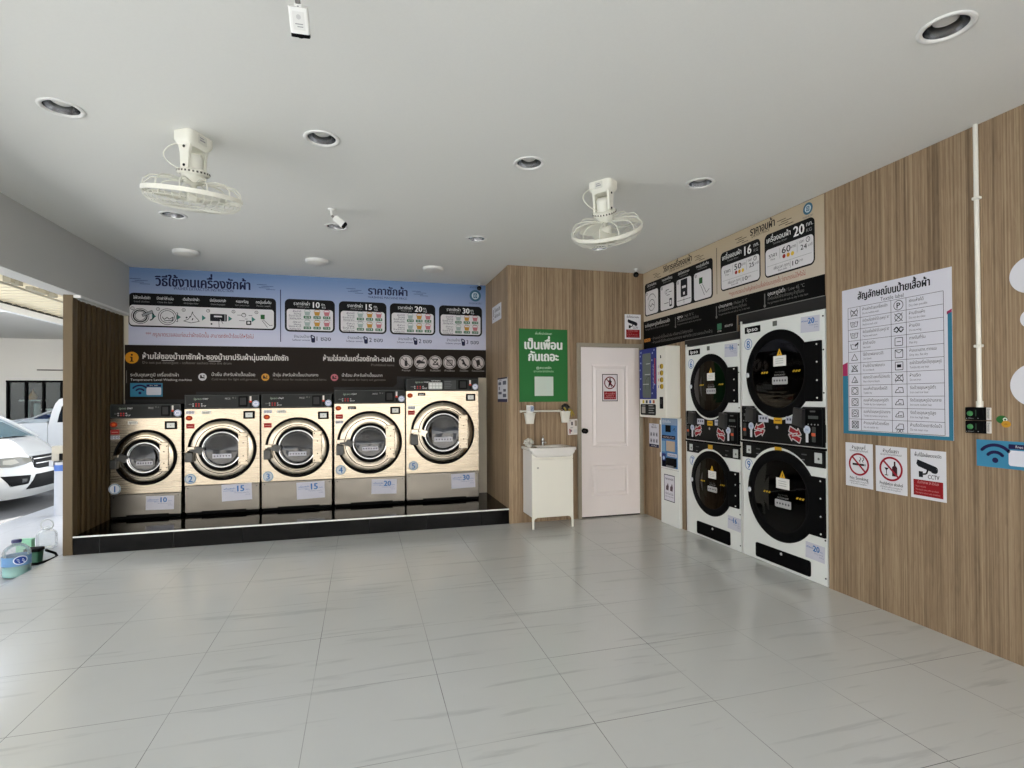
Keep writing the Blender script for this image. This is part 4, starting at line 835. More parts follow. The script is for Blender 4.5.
dryer_stack('wider taller stack of two white dryers, numbers 8 and 9, nearest the camera', 4.030, 3.134, 2.050, .872, 1.324, 1.012,
            ((3.610, 1.592, .362), (3.592, .595, .372)), ((8, 3.945, 1.868), (9, 3.952, .810)), (3.872, 3.287, .028, .150),
            ((3.300, 3.170, 1.366, 1.822), (3.296, 3.150, .357, .802)), None, None,
            (('20', (3.270, 1.955), 'white paper reading 20 at the upper right corner of dryer 8'), ('20', (3.246, .230), 'white paper reading 20 low on dryer 9')))

# ------------------------------------------------------------------ detergent vending machine and payment kiosk
vm = thing('vending_machine', 'blue and white detergent vending machine hung on the right wall left of the dryers', 'vending machine', (XR, 5.28, 1.18))
xv = 3.120; FV = f_right(5.566, 0, xv); W = 5.566-4.990
mb = MB(); mb.box((xv, 4.990, 1.180), (XR-.0005, 5.566, 1.958), PLAST, .010); mb.build('cabinet', vm)
MB().box((xv-.012, 4.990, 1.182), (xv+.012, 5.045, 1.956), PLAST, .009).build('corner_post', vm)
bp = MB(); bp.fbox(FV, .008, 1.386, .376, 1.956, 0, .006, ink((38, 48, 120), .4), .003); pn = bp.build('display_panel', vm, label='blue panel with a window')
g = MB(); g.rrect(FV, .08, 1.40, .265, 1.905, .02, .0066, ink((96, 104, 100))); g.build('product_window', pn, label='grey green window')
g = MB(); w = .0074
for v, a, b in ((1.78, .17, .25), (1.66, .14, .25), (1.55, .10, .22)): g.fbox(FV, a, v, b, v+.008, .0066, .012, ink((170, 176, 172)))
g.line(FV, [(.15, 1.50), (.15, 1.60), (.19, 1.64), (.24, 1.64), (.24, 1.50)], .007, w, ink((60, 66, 64))); g.build('shelf_rail', pn)
g = MB()
for u, v in ((.03, 1.88), (.045, 1.80), (.025, 1.72), (.04, 1.62), (.03, 1.50), (.30, 1.90), (.29, 1.82), (.335, 1.93), (.29, 1.45), (.34, 1.55), (.05, 1.92)): g.disc(FV, u, v, .011, .0068, ink((150, 164, 206)), 10)
g.rect(FV, .335, 1.55, .362, 1.84, .0068, ink((150, 60, 84))); fs = FV.sub(.325, 1.50, .0068, PI/2); g.text(fs, 'น้ำยาซักผ้า ปรับผ้านุ่ม', .0, .0, .03, ink((190, 194, 214)), .0006, 'l', .008, .27)
g.build('lettering', pn)
g = MB()
for k, c in enumerate(((196, 176, 60), (60, 70, 80), (60, 100, 170), (170, 90, 60))): g.rrect(FV, .065+.075*k, 1.338, .105+.075*k, 1.374, .006, .0008, ink(c))
g.rrect(FV, .02, 1.205, .355, 1.330, .02, .0008, BLK); g.rect(FV, .05, 1.225, .13, 1.30, .0014, ink((150, 146, 140)))
for k in range(4): g.rect(FV, .20, 1.228+.026*k, .32-.02*(k % 2), 1.238+.026*k, .0014, ink((140, 142, 140)))
g.rect(FV, .06, 1.312, .13, 1.320, .0014, GREYI); g.rect(FV, .20, 1.312, .28, 1.320, .0014, GREYI); g.build('instruction_label', vm)
for k, v in enumerate((1.74, 1.668, 1.594, 1.522)):
    f = Fr(FV.at(.482, v, 0), FV.u, FV.v, FV.n); q = MB(); q.lathe(f, [(.028, 0), (.028, .010), (.022, .016), (.0, .017)], mat('brass', (196, 164, 60), .3, .8, var=.05), 18); q.fbox(f, -.004, -.016, .004, .016, .016, .019, BLK); q.build('coin_knob', vm, label='round brass coloured knob')
g = MB(); g.fbox(FV, .438, 1.282, .506, 1.410, 0, .006, BLACKP, .004); g.fbox(FV, .455, 1.33, .49, 1.39, .006, .010, BLACKB); g.build('coin_slot', vm, label='black coin slot')
g = MB(); g.disc(FV, .46, 1.840, .012, .001, BLK, 14); g.fbox(FV, .455, 1.845, .465, 1.862, 0, .004, BLK); g.build('key_lock', vm)
g = MB()
for k, c in enumerate(((150, 150, 196), (196, 120, 140), (206, 80, 70), (70, 90, 180))): g.rect(FV, .405, 1.725-.073*k, .415, 1.755-.073*k, .0008, ink(c))
g.build('price_sticker', vm)

kk = thing('payment_kiosk', 'slim white payment kiosk with a blue upper panel between the vending machine and the dryers', 'kiosk', (XR, 5.15, 0))
xk = 3.250; FK = f_right(5.335, 0, xk); W = 5.335-4.978
MB().box((xk, 4.978, 0.001), (XR-.0005, 5.335, 1.178), ENAM, .004).build("cabinet", kk)
p = MB(); p.fbox(FK, .025, .632, .336, 1.172, 0, .004, ink((70, 122, 176), .4), .002); kp = p.build('front_panel', kk, label='blue control panel')
g = MB(); w = .0048
g.rect(FK, .03, 1.10, .332, 1.168, w, ink((140, 160, 186))); g.text(FK, 'ตู้เติมเงิน', .13, 1.125, .04, ink((220, 226, 236)), w+.0005, 'c', .01, .16)
g.rect(FK, .035, .945, .30, .985, w, ink((24, 26, 40))); g.text(FK, 'แลกเหรียญ 10 บาท', .168, .957, .024, ink((206, 190, 190)), w+.0005, 'c', .008, .22)
g.rect(FK, .03, .64, .11, .78, w, ink((32, 46, 110))); g.disc(FK, .07, .73, .022, w+.0005, ink((170, 200, 236)), 14)
g.rect(FK, .03, .80, .10, .92, w, ink((120, 160, 190))); g.rect(FK, .03, .634, .12, .70, w, ink((20, 24, 28)))
g.line(FK, [(.255, 1.04), (.285, 1.07), (.30, 1.03)], .008, w, ink((40, 60, 80))); g.rect(FK, .145, .755, .325, .792, w, ink((196, 200, 214))); g.text(FK, 'รับธนบัตร', .235, .765, .024, NAVY, w+.0005, 'c', .006, .14)
g.build('lettering', kp)
MB().fbox(FK, .11, 1.022, .212, 1.098, 0, .008, BLACKP, .003).build('camera_window', kp)
MB().fbox(FK, .125, .812, .292, .925, 0, .010, mat('screen_beige', (176, 160, 140), .4, var=.03), .004).build('touch_screen', kp, label='beige screen')
g = MB(); g.fbox(FK, .145, .650, .322, .742, 0, .030, BLACKP, .008); g.fbox(FK, .165, .64, .30, .662, 0, .036, mat('tray_grey', (120, 120, 122), .4, .4), .004); g.build('cash_tray', kp, label='black cash slot')
for v in (.735, 1.10): MB().fbox(FK, -.014, v, .002, v+.05, -.02, .004, ENAM, .004).build('hinge_tab', kk)
MB().rect(FK, .0, .612, W, .615, .0008, ink((150, 152, 150))).build('panel_seam', kk)

# ------------------------------------------------------------------ signs on the walls
def sign(name, label, cat, f, w, h, rgb, loc, th=.003, group=None):
    o = thing(name, label, cat, loc, group)
    MB().prism(f, [(0, 0), (w, 0), (w, h), (0, h)], -th+.0002, 0, ink(rgb)).build('panel', o); return o
# notice on the kiosk, notice between the kiosk and the door
f = f_right(5.264, .262, xk-.003); o = sign('notice_sign', 'white notice with a dark border on the lower front of the payment kiosk', 'notice', f, .207, .290, (214, 212, 222), (xk, 5.16, .262))
g = MB(); g.frame(f, 0, 0, .207, .290, .008, .0006, NAVY); g.build('border', o)
g = MB(); g.text(f, 'กรุณาสอดธนบัตร', .103, .235, .03, NAVY, .0006, 'c', .012, .16); g.text(f, 'ทีละใบเท่านั้น', .103, .072, .03, NAVY, .0006, 'c', .01, .15); g.text(f, 'Insert one note at a time', .103, .045, .02, NAVY, .0006, 'c', 0, .15); g.build('lettering', o)
g = MB(); 
for u in (.065, .145): g.prism(f, [(u-.028, .12), (u+.02, .115), (u+.028, .16), (u+.01, .20), (u-.006, .17), (u-.024, .165)], .0003, .0008, ink((90, 74, 84)))
g.build('pictogram', o)
f = f_right(5.642, .822, XR-.003); o = sign('notice_sign', 'white notice of small pictures on the wood wall left of the payment kiosk', 'notice', f, .212, .276, (206, 206, 216), (XR, 5.54, .822))
g = MB(); g.rect(f, 0, 0, .212, .036, .0006, NAVY); g.text(f, 'ติดต่อสอบถาม', .106, .012, .02, WINK, .0010, 'c', .006, .12); g.text(f, 'วิธีชำระเงิน', .106, .225, .03, INK, .0006, 'c', .014, .12); g.text(f, 'วิธีใช้งานตู้', .106, .255, .02, INK, .0006, 'c', .008, .09); g.build('lettering', o)
g = MB()
for i in range(3):
    for j in range(2): u, v = .045+.061*i, .075+.075*j; g.rrect(f, u-.02, v-.022, u+.02, v+.024, .008, .0006, ink((150, 152, 164))); g.disc(f, u, v, .009, .0010, INK, 10)
g.build('pictogram', o)
# green poster
f = f_back(1.708, 1.362, YW-.003); o = sign('poster_sign', 'green poster with large white Thai words above the sink', 'poster', f, .585, .831, (46, 112, 58), (2.0, YW, 1.362))
g = MB(); g.text(f, 'เป็นเพื่อน', .2925, .602, .142, ink((226, 230, 226)), .0006, 'c', .052, .46); g.text(f, 'กันเถอะ', .2925, .468, .142, ink((226, 230, 226)), .0006, 'c', .052, .37)
g.text(f, 'เพิ่มเพื่อนไลน์ของเรา', .2925, .768, .034, ink((200, 224, 200)), .0006, 'c', .01, .20); g.text(f, '@สะดวกซัก', .2925, .376, .036, ink((200, 224, 200)), .0006, 'c', .012, .18); g.text(f, 'รับข่าวสารและโปรโมชั่นก่อนใคร', .2925, .338, .03, ink((180, 214, 180)), .0006, 'c', .006, .24); g.build('lettering', o)
g = MB(); g.rect(f, .182, .068, .408, .288, .0006, ink((198, 210, 200))); g.build('blank_square', o, label='pale square')
# camera warning by the door, no-entry sign on the door, two on the alcove side
def cctv_print(o, f, w, h):
    g = MB(); k = w/.2
    body = [(-.055, .048), (.045, .018), (.060, -.012), (.05, -.022), (-.05, .010), (-.062, .024)]
    g.prism(f, [(w*.48+a*k, h*.62+b*k*1.05) for a, b in body][::-1], .0004, .0008, INK); g.line(f, [(w*.50, h*.60), (w*.46, h*.52), (w*.36, h*.505)], .010*k, .0008, INK); g.rect(f, w*.24, h*.44, w*.36, h*.56, .0008, INK); g.arc(f, w*.68, h*.615, .018*k, .007*k, .0012, INK, n=16)
    g.build('camera_pictogram', o)
    g = MB(); g.rect(f, w*.08, h*.06, w*.92, h*.385, .0006, ink((142, 26, 32))); g.build('red_field', o, label='dark red field')
    g = MB(); g.text(f, 'พื้นที่นี้มีกล้องวงจรปิด', w*.5, h*.86, .026*k, INK, .0006, 'c', .012, w*.76); g.text(f, 'CCTV', w*.66, h*.425, .034*k, INK, .0006, 'c', .014, w*.32)
    g.text(f, 'บันทึกภาพ 24 ชั่วโมง', w*.5, h*.31, .022*k, ink((206, 150, 150)), .0010, 'c', .006, w*.6)
    for i in range(3): g.text(f, 'Warning this area is under surveillance', w*.14, h*(.235-.065*i), .014*k, ink((196, 130, 130)), .0010, 'l', .002, w*(.3, .66, .7)[i])
    g.build('lettering', o)
f = f_back(3.030, 2.106, YW-.003); o = sign('camera_sign', 'small white and red camera warning sign high on the wood wall above the door corner', 'sign', f, .214, .298, (222, 222, 226), (3.137, YW, 2.106)); cctv_print(o, f, .214, .298)
fdo = f_back(2.455+.268, 1.362, YW-.0145); o = sign('prohibition_sign', 'white and red no-entry sign with a walking figure on the white door', 'sign', fdo, .200, .322, (222, 216, 218), (2.823, YW, 1.362))
g = MB(); g.frame(fdo, 0, 0, .2, .322, .009, .0006, ink((52, 44, 48))); g.build('border', o)
g = MB(); cx, cy = .1, .218; g.arc(fdo, cx, cy, .068, .013, .0010, ink((110, 26, 36)), n=32); g.disc(fdo, cx+.002, cy+.046, .011, .0008, ink((50, 26, 30)), 14); g.prism(fdo, [(cx-.012, cy-.05), (cx+.004, cy-.02), (cx+.016, cy-.052), (cx+.024, cy-.048), (cx+.016, cy), (cx+.026, cy+.012), (cx+.01, cy+.034), (cx-.010, cy+.034), (cx-.030, cy+.006), (cx-.012, cy+.008), (cx-.022, cy-.045)], .0004, .0008, ink((50, 26, 30))); g.line(fdo, [(cx-.048, cy+.048), (cx+.048, cy-.048)], .011, .0014, ink((110, 26, 36))); g.build('no_entry_pictogram', o)
g = MB(); g.rect(fdo, .022, .022, .178, .118, .0006, ink((142, 26, 34))); g.text(fdo, 'ห้ามเข้า', .1, .082, .026, ink((220, 170, 170)), .0010, 'c', .01, .12); g.text(fdo, 'เฉพาะเจ้าหน้าที่เท่านั้น', .1, .058, .02, ink((220, 170, 170)), .0010, 'c', .006, .10); g.text(fdo, 'AUTHORIZED PERSONNEL ONLY', .1, .036, .018, ink((220, 170, 170)), .0010, 'c', .004, .14); g.build('red_field', o, label='dark red field')
f = Fr((XW-.003, 6.492, 2.346), (0, -1, 0), (0, 0, 1)); o = sign('caution_sign', 'small white sign with an exclamation mark high on the alcove side wall', 'sign', f, .44, .195, (206, 208, 216), (XW, 6.27, 2.346))
g = MB(); g.rect(f, .055, .07, .075, .16, .0006, INK); g.disc(f, .065, .045, .012, .0006, INK, 12); g.text(f, 'โปรดระวัง', .26, .115, .06, INK, .0006, 'c', .02, .27); g.text(f, 'พื้นต่างระดับ', .26, .045, .055, INK, .0006, 'c', .014, .27); g.build('lettering', o)
f = Fr((XW-.003, 6.231, 1.362), (0, -1, 0), (0, 0, 1)); o = sign('instruction_sign', 'white sheet with dark top and bottom bands on the alcove side wall beside washer 5', 'notice', f, .436, .285, (206, 208, 214), (XW, 6.01, 1.362))
g = MB(); g.rect(f, 0, 0, .436, .036, .0006, NAVY); g.rect(f, 0, .268, .436, .285, .0006, NAVY); g.build('band', o)
g = MB()
for u, v, w_, h_ in ((.03, .20, .14, .035), (.03, .09, .16, .03), (.05, .14, .05, .04), (.24, .20, .15, .045), (.26, .12, .12, .03), (.24, .055, .15, .04)): g.rrect(f, u, v, u+w_, v+h_, .008, .0006, ink((84, 86, 100)))
g.text(f, 'วิธีการใช้งาน', .12, .245, .022, INK, .0006, 'c', .008, .15); g.build('lettering', o)

# ------------------------------------------------------------------ the textile-symbol poster
f = f_right(2.990, 1.142, XR-.003); W, Hh = .728, 1.008
tp = sign('textile_chart_sign', 'large white and blue chart of textile care symbols on the right wall', 'poster', f, W, Hh, (212, 212, 222), (XR, 2.627, 1.142))
g = MB(); bl = ink((52, 118, 144), .5); pk = ink((164, 52, 96), .5)
g.poly(f, [(0, 0), (W, 0), (W, .020), (0, .020)], .0006, bl); g.rect(f, 0, .020, .042, .405, .0006, bl); g.rect(f, W-.024, .02, W, .745, .0006, bl); g.rect(f, .042, .0, W-.024, .022, .0008, bl)
g.poly(f, [(0, .405), (.040, .405), (.040, .50), (0, .485)], .0006, pk); g.poly(f, [(W-.028, .735), (W, .745), (W, .765), (W-.028, .752)], .0006, pk); g.build('border', tp, label='blue border with pink tips')
g = MB(); g.text(f, 'สัญลักษณ์บนป้ายเสื้อผ้า', .365, .925, .070, INK, .0006, 'c', .036, .485); g.text(f, 'Textile label', .367, .886, .036, ink((70, 72, 80)), .0006, 'c', .004, .155)
L0, L1, L2, L3, L4 = .047, .141, .361, .460, .682; T, B = .877, .027; rows = 11; rh = (T-B)/rows
left = [('ห้ามซักด้วยเครื่องซัก', 'Do not machine wash'), ('ซักด้วยเครื่องซักผ้าได้ อุณหภูมิ 30°', 'Machine wash cold'), ('ซักด้วยเครื่องซักผ้าได้ อุณหภูมิ 50°', 'Machine wash warm'), ('ซักด้วยมือ', 'Hand wash'), ('ใช้น้ำยาฟอกขาวได้', 'Can bleach'), ('ห้ามใช้น้ำยาฟอกขาว', 'Do not bleach'), ('ฟอกขาวได้ เฉพาะที่ไม่มีคลอรีน', 'Non chlorine bleach'), ('อบแห้งด้วยเครื่องได้', 'Tumble dry'), ('อบแห้งด้วยอุณหภูมิต่ำ', 'Tumble dry low temperature'), ('อบแห้งด้วยอุณหภูมิปานกลาง', 'Tumble dry medium temperature'), ('ห้ามอบแห้งด้วยเครื่อง', 'Do not tumble dry')]
right = [('ซักแห้งได้', 'Dry clean possible'), ('ห้ามซักแห้ง', 'Do not dry clean'), ('ห้ามบิด', 'Do not wring'), ('ตากในที่ร่ม', 'Flat dry'), ('ห้ามแขวนตาก, ตากแนบ', 'Drip dry, flat dry'), ('อบผ้าด้วยเครื่องได้ทุกอุณหภูมิ', 'Tumble dry any heat'), ('ห้ามรีด', 'Do not iron'), ('รีดด้วยอุณหภูมิต่ำ', 'Iron cool low heat'), ('รีดด้วยอุณหภูมิปานกลาง', 'Iron warm medium heat'), ('รีดด้วยอุณหภูมิสูง', 'Iron hot high heat'), ('ห้ามรีดด้วยเตารีดไอน้ำ', 'Do not steam iron')]
for k in range(rows):
    v = T-rh*(k+.5)
    for (a, b), u in ((left[k], L1+.018), (right[k], L3+.018)):
        g.text(f, a, u, v+.006, .026, INK, .0006, 'l', .010, min(.19, .008*len(a)+.01)); g.text(f, b, u, v-.020, .020, ink((90, 92, 100)), .0006, 'l', .002, min(.17, .0062*len(b)))
g.build('lettering', tp)
g = MB()
for k in range(rows+1): g.rect(f, L0, T-rh*k-.0012, L4, T-rh*k+.0012, .0006, INK)
for u in (L0, L1, L2, L3, L4): g.rect(f, u-.0014, B, u+.0014, T, .0006, INK)
g.build('table_grid', tp)
g = MB(); z = .0008; th = .004
def sq(u, v, r): g.line(f, [(u-r, v-r), (u+r, v-r), (u+r, v+r), (u-r, v+r)], th, z, INK, True)
def tri(u, v, r): g.line(f, [(u-r, v-r*.8), (u+r, v-r*.8), (u, v+r)], th, z, INK, True)
def tub(u, v, r): g.line(f, [(u-r*1.2, v+r*.7), (u-r*.9, v-r*.8), (u+r*.9, v-r*.8), (u+r*1.2, v+r*.7)], th, z, INK); g.line(f, [(u-r*1.1, v+r*.4), (u-r*.5, v+r*.6), (u, v+r*.35), (u+r*.5, v+r*.6), (u+r*1.1, v+r*.4)], th*.8, z, INK)
def crs(u, v, r): g.line(f, [(u-r, v-r), (u+r, v+r)], th, z, INK); g.line(f, [(u-r, v+r), (u+r, v-r)], th, z, INK)
def iron(u, v, r): g.line(f, [(u-r*1.3, v-r*.7), (u+r*1.2, v-r*.7), (u+r, v+r*.8), (u-r*.3, v+r*.8), (u-r*.3, v+r*.3), (u-r*.8, v+r*.2)], th, z, INK, True)
u = (L0+L1)/2; V = [T-rh*(k+.5) for k in range(rows)]; r = .024
tub(u, V[0], r); crs(u, V[0], r*1.1); tub(u, V[1], r); g.text(f, '30°', u, V[1]-.012, .026, INK, z, 'c', .008); tub(u, V[2], r); g.text(f, '50°', u, V[2]-.012, .026, INK, z, 'c', .008)
tub(u, V[3], r); g.line(f, [(u+.006, V[3]), (u+.03, V[3]+.024)], .009, z, INK); tri(u, V[4], r); tri(u, V[5], r); crs(u, V[5], r); tri(u, V[6], r); g.line(f, [(u-.002, V[6]-.018), (u+.006, V[6])], th, z, INK); g.line(f, [(u+.008, V[6]-.018), (u+.012, V[6]-.006)], th, z, INK)
for k in (7, 8, 9, 10):
    sq(u, V[k], r); g.arc(f, u, V[k], r*.72, th, z, INK, n=20)
    for q in range(k-7 if k < 10 else 0): g.disc(f, u-.004*(k-8)+.008*q*(k-7)/2, V[k], .004, z, INK, 10)
crs(u, V[10], r*.9)
u = (L2+L3)/2; g.arc(f, u, V[0], .030, th, z, INK, n=28); g.text(f, 'P', u, V[0]-.019, .052, INK, z, 'c', .02); g.arc(f, u, V[1], .024, th, z, INK, n=24); crs(u, V[1], .026)
g.line(f, [(u-.032, V[2]), (u-.014, V[2]+.018), (u+.014, V[2]-.018), (u+.032, V[2])], .008, z, INK); g.line(f, [(u-.032, V[2]-.006), (u-.012, V[2]-.018), (u+.012, V[2]+.016), (u+.032, V[2]+.006)], .006, z, INK); crs(u, V[2], .018)
sq(u, V[3], .025); g.rect(f, u-.014, V[3]-.002, u+.014, V[3]+.002, z, INK); sq(u, V[4], .025); g.line(f, [(u-.025, V[4]+.024), (u, V[4]+.004), (u+.025, V[4]+.024)], th, z, INK)
sq(u, V[5], .025); g.rect(f, u-.014, V[5]-.010, u+.014, V[5]+.010, z, INK)
for k in (6, 7, 8, 9, 10):
    iron(u, V[k], .022)
    for q in range(max(0, k-6) if k < 10 else 0): g.disc(f, u-.010*(k-7)/2+.010*q+.003, V[k]-.006, .0035, z, INK, 10)
crs(u, V[6], .026); g.line(f, [(u-.016, V[10]-.018), (u-.020, V[10]-.034)], th, z, INK); g.line(f, [(u+.016, V[10]-.018), (u+.020, V[10]-.034)], th, z, INK); crs(u, V[10]-.026, .010)
g.build('care_symbol_chart', tp)
# three signs below the poster
def ban_sign(label, y0, w, h, z0, kind):
    f = f_right(y0, z0, XR-.003); o = sign('prohibition_sign', label, 'sign', f, w, h, (216, 216, 222), (XR, y0-w/2, z0))
    g = MB(); cx, cy, R = w*.5, h*.52, w*.345; d = ink((34, 26, 28)); rd = ink((148, 30, 44))
    if kind == 0:
        g.rect(f, cx-.048, cy-.008, cx+.040, cy+.006, .0006, d); g.rect(f, cx+.044, cy-.008, cx+.050, cy+.006, .0006, d)
        for q in (0, .022): g.line(f, [(cx+.012+q, cy+.014), (cx+.004+q, cy+.026), (cx+.018+q, cy+.036), (cx+.008+q, cy+.05)], .005, .0006, d)
    else:
        g.prism(f, [(cx+.008, cy-.045), (cx+.042, cy-.045), (cx+.042, cy+.012), (cx+.031, cy+.024), (cx+.031, cy+.05), (cx+.020, cy+.05), (cx+.020, cy+.024), (cx+.008, cy+.012)], .0003, .0006, ink((60, 24, 30)))
        g.poly(f, [(cx-.045, cy+.006), (cx-.030, cy-.014), (cx-.014, cy+.006)], .0006, d); g.line(f, [(cx-.030, cy-.012), (cx-.030, cy-.04)], .005, .0006, d); g.line(f, [(cx-.042, cy-.042), (cx-.018, cy-.042)], .005, .0006, d)
    g.arc(f, cx, cy, R, .013, .0010, rd, n=40); g.line(f, [(cx-R*.7, cy+R*.7), (cx+R*.7, cy-R*.7)], .012, .0014, rd); g.build('prohibition_pictogram', o)
    g = MB(); a, b, c = (('ห้ามสูบบุหรี่', 'บริเวณนี้เป็นเขตปลอดบุหรี่', 'No Smoking'), ('ห้ามดื่มสุรา', 'บริเวณนี้ห้ามดื่มเครื่องดื่มแอลกอฮอล์', 'Prohibition alcohol'))[kind]
    g.text(f, a, cx, h*.865, .030, INK, .0006, 'c', .016, w*.50); g.text(f, b, cx, h*.805, .018, ink((70, 70, 76)), .0006, 'c', .004, w*.68); g.text(f, c, cx, h*.165, .030, INK, .0006, 'c', .014, w*(.68 if kind == 0 else .74)); 
    g.text(f, 'ฝ่าฝืนมีโทษปรับ ตามกฎหมาย', cx, h*.105, .017, ink((90, 90, 96)), .0006, 'c', .003, w*.70); g.text(f, 'By the order of management', cx, h*.06, .014, ink((90, 90, 96)), .0006, 'c', 0, w*.6); g.build('lettering', o)
ban_sign('white no-smoking sign with a red circle, left of the three signs below the textile chart', 2.976, .206, .302, .778, 0)
ban_sign('white no-alcohol sign with bottle and glass, middle of the three signs below the textile chart', 2.748, .210, .302, .775, 1)
f = f_right(2.514, .776, XR-.003); o = sign('camera_sign', 'white and red camera warning sign, right of the three signs below the textile chart', 'sign', f, .208, .298, (216, 216, 222), (XR, 2.41, .776)); cctv_print(o, f, .208, .298)
# conduit, switch boxes, round stickers, white wall decals
o = thing('conduit_pipe', 'thin white cable pipe running down the right wall from the ceiling', 'pipe', (XR, 2.129, 1.34))
MB().tube([(XR-.014, 2.121, CEIL-.0005), (XR-.014, 2.118, 1.340)], .0115, PLAST, 14).build('pipe', o)
for v in (2.493, 1.676): q = MB(); q.box((XR-.030, 2.100, v-.008), (XR-.0005, 2.136, v+.008), PLAST, .004); q.build('pipe_clip', o)
MB().tube([(XR-.014, 2.118, 1.372), (XR-.014, 2.118, 1.338)], .016, PLAST, 14).build('collar', o)
for k, (za, zb, lab) in enumerate(((1.267, 1.338, 'upper black switch box with a green button under the white pipe'), (1.195, 1.263, 'lower black switch box with a green button above the wifi sign'))):
    o = thing('switch_box', lab, 'switch', (XR, 2.145, za)); f = f_right(2.180, za, XR); h = zb-za
    MB().fbox(f, 0, 0, .089, h, .0005, .034, BLACKP, .003).build('housing', o)
    q = MB(); q.lathe(Fr(f.at(.027, h*.52, .034), f.u, f.v, f.n), [(.0145, 0), (.0145, .004), (.012, .007), (0, .007)], mat('green_button', (60, 130, 74), .4, var=.02), 20); q.build('button', o, label='round green button')
    q = MB(); q.rect(f, .052, h*.30, .058, h*.80, .0346, ink((40, 62, 48))); q.disc(f, .008, h*.12, .0025, .0346, GREYI, 8); q.disc(f, .066, h*.15, .0025, .0346, GREYI, 8); q.text(f, 'EMERGENCY', .03, h*.10, .008, GREYI, .0346, 'c', 0, .028); q.build('housing_print', o)
    q = MB(); q.fbox(f, .090, h*.02, .110, h*.98, .0005, .010, ink((214, 210, 204)), .001); fs = f.sub(.100, h*.16, .0106, PI/2); q.text(fs, 'เปิดประตู', 0, -.004, .013, INK, 0.0004, 'l', .004, h*.7); q.build('paper_tag', o, label='white tag')
for lab, y, zc, r, ry, c, d in (('oval green sticker with a white ring on the right wall beside the switch boxes', 2.022, 1.274, .026, .021, (44, 104, 50), 1), ('oval orange sticker overlapping the green one on the right wall', 2.002, 1.250, .021, .018, (196, 144, 44), 0)):
    f = f_right(y, zc, XR); g = MB(); g.disc(f, 0, 0, r, .0016+.0012*(1-d), ink(c), 30, ry=ry, th=.0015+.0012*(1-d))
    if d: g.arc(f, .016, 0, .008, .005, .0022, ink((226, 226, 220)), n=18)
    else: g.text(f, 'OK', 0, -.004, .011, ink((120, 84, 24)), .0034, 'c', .004)
    tag(g.build('round_sticker', loc=(XR, y, zc-ry)), lab, 'sticker')
for lab, y, zc, a, b in (('upper white rounded wall decal cut by the right frame edge', 1.872, 2.020, .105, .098), ('small middle white wall decal cut by the right frame edge', 1.872, 1.795, .060, .055), ('lower white rounded wall decal cut by the right frame edge', 1.860, 1.455, .120, .115)):
    f = f_right(y, zc, XR); g = MB(); g.disc(f, 0, 0, a, .004, ink((216, 216, 222)), 48, ry=b, th=.0036); g.disc(f, a*.9, b*.35, a*.8, .0045, ink((216, 216, 222)), 40, ry=b*.8, th=.003)
    tag(g.build('wall_decal', loc=(XR, y, zc-b)), lab, 'decal')
# ------------------------------------------------------------------ things on the ceiling
REFL = mat('reflector', (160, 161, 162), .22, 1.0, var=.05, scale=20)
BULB = mat('bulb_glass', (214, 212, 206), .3, var=.02)
ROWN = ['nearest the right frame edge', 'third row', 'second row']
DLL = ['round recessed downlight at the far left, left of the nearer fan', 'round recessed downlight right of the left fan', 'round recessed downlight in the middle of the ceiling, right of centre line', 'round recessed downlight above the dryer banner',
       'largest nearest recessed downlight at the upper right of the ceiling', 'round recessed downlight just behind and below the left fan', 'round recessed downlight directly behind the tilted white camera', 'round recessed downlight between the tilted camera and the right fan', 'round recessed downlight just behind and below the right fan']
for (x, y), lab in zip(DL, DLL):
    o = thing('recessed_downlight', lab, 'ceiling light', (x, y, CEIL), 'recessed downlights in the ceiling'); f = Fr((x, y, CEIL), (1, 0, 0), (0, -1, 0))
    MB().lathe(f, [(.100, .0005), (.099, .005), (.090, .007), (.079, .005), (.0765, -.004)], TRIMW, 40).build('trim_ring', o, label='white ring')
    MB().lathe(f, [(.0765, -.002), (.073, -.02), (.060, -.075), (.045, -.115), (0, -.125)], REFL, 40).build('reflector', o, label='mirrored cup')
    q = MB(); q.lathe(f, [(0, -.020), (.030, -.022), (.044, -.030), (.046, -.060), (.026, -.085), (.020, -.118)], BULB, 24); q.build('bulb', o)
for k, ((x, y), lab) in enumerate(zip(((-1.702, 6.035), (-.461, 6.070), (.789, 6.090)), ('flat white round ceiling lamp above washer 1, nearest the left wall', 'flat white round ceiling lamp above washer 3, middle one of three', 'flat white round ceiling lamp above washer 5, right one of three'))):
    o = thing('surface_downlight', lab, 'ceiling light', (x, y, CEIL), 'flat round lamps above the washers'); f = Fr((x, y, CEIL), (1, 0, 0), (0, -1, 0))
    MB().lathe(f, [(.118, .0005), (.118, .028), (.112, .034), (.104, .034)], TRIMW, 36).build('housing', o)
    MB().lathe(f, [(.104, .033), (.098, .037), (0, .039)], mat('lamp_cover', (222, 220, 212), .5, var=0), 36).build('cover', o)
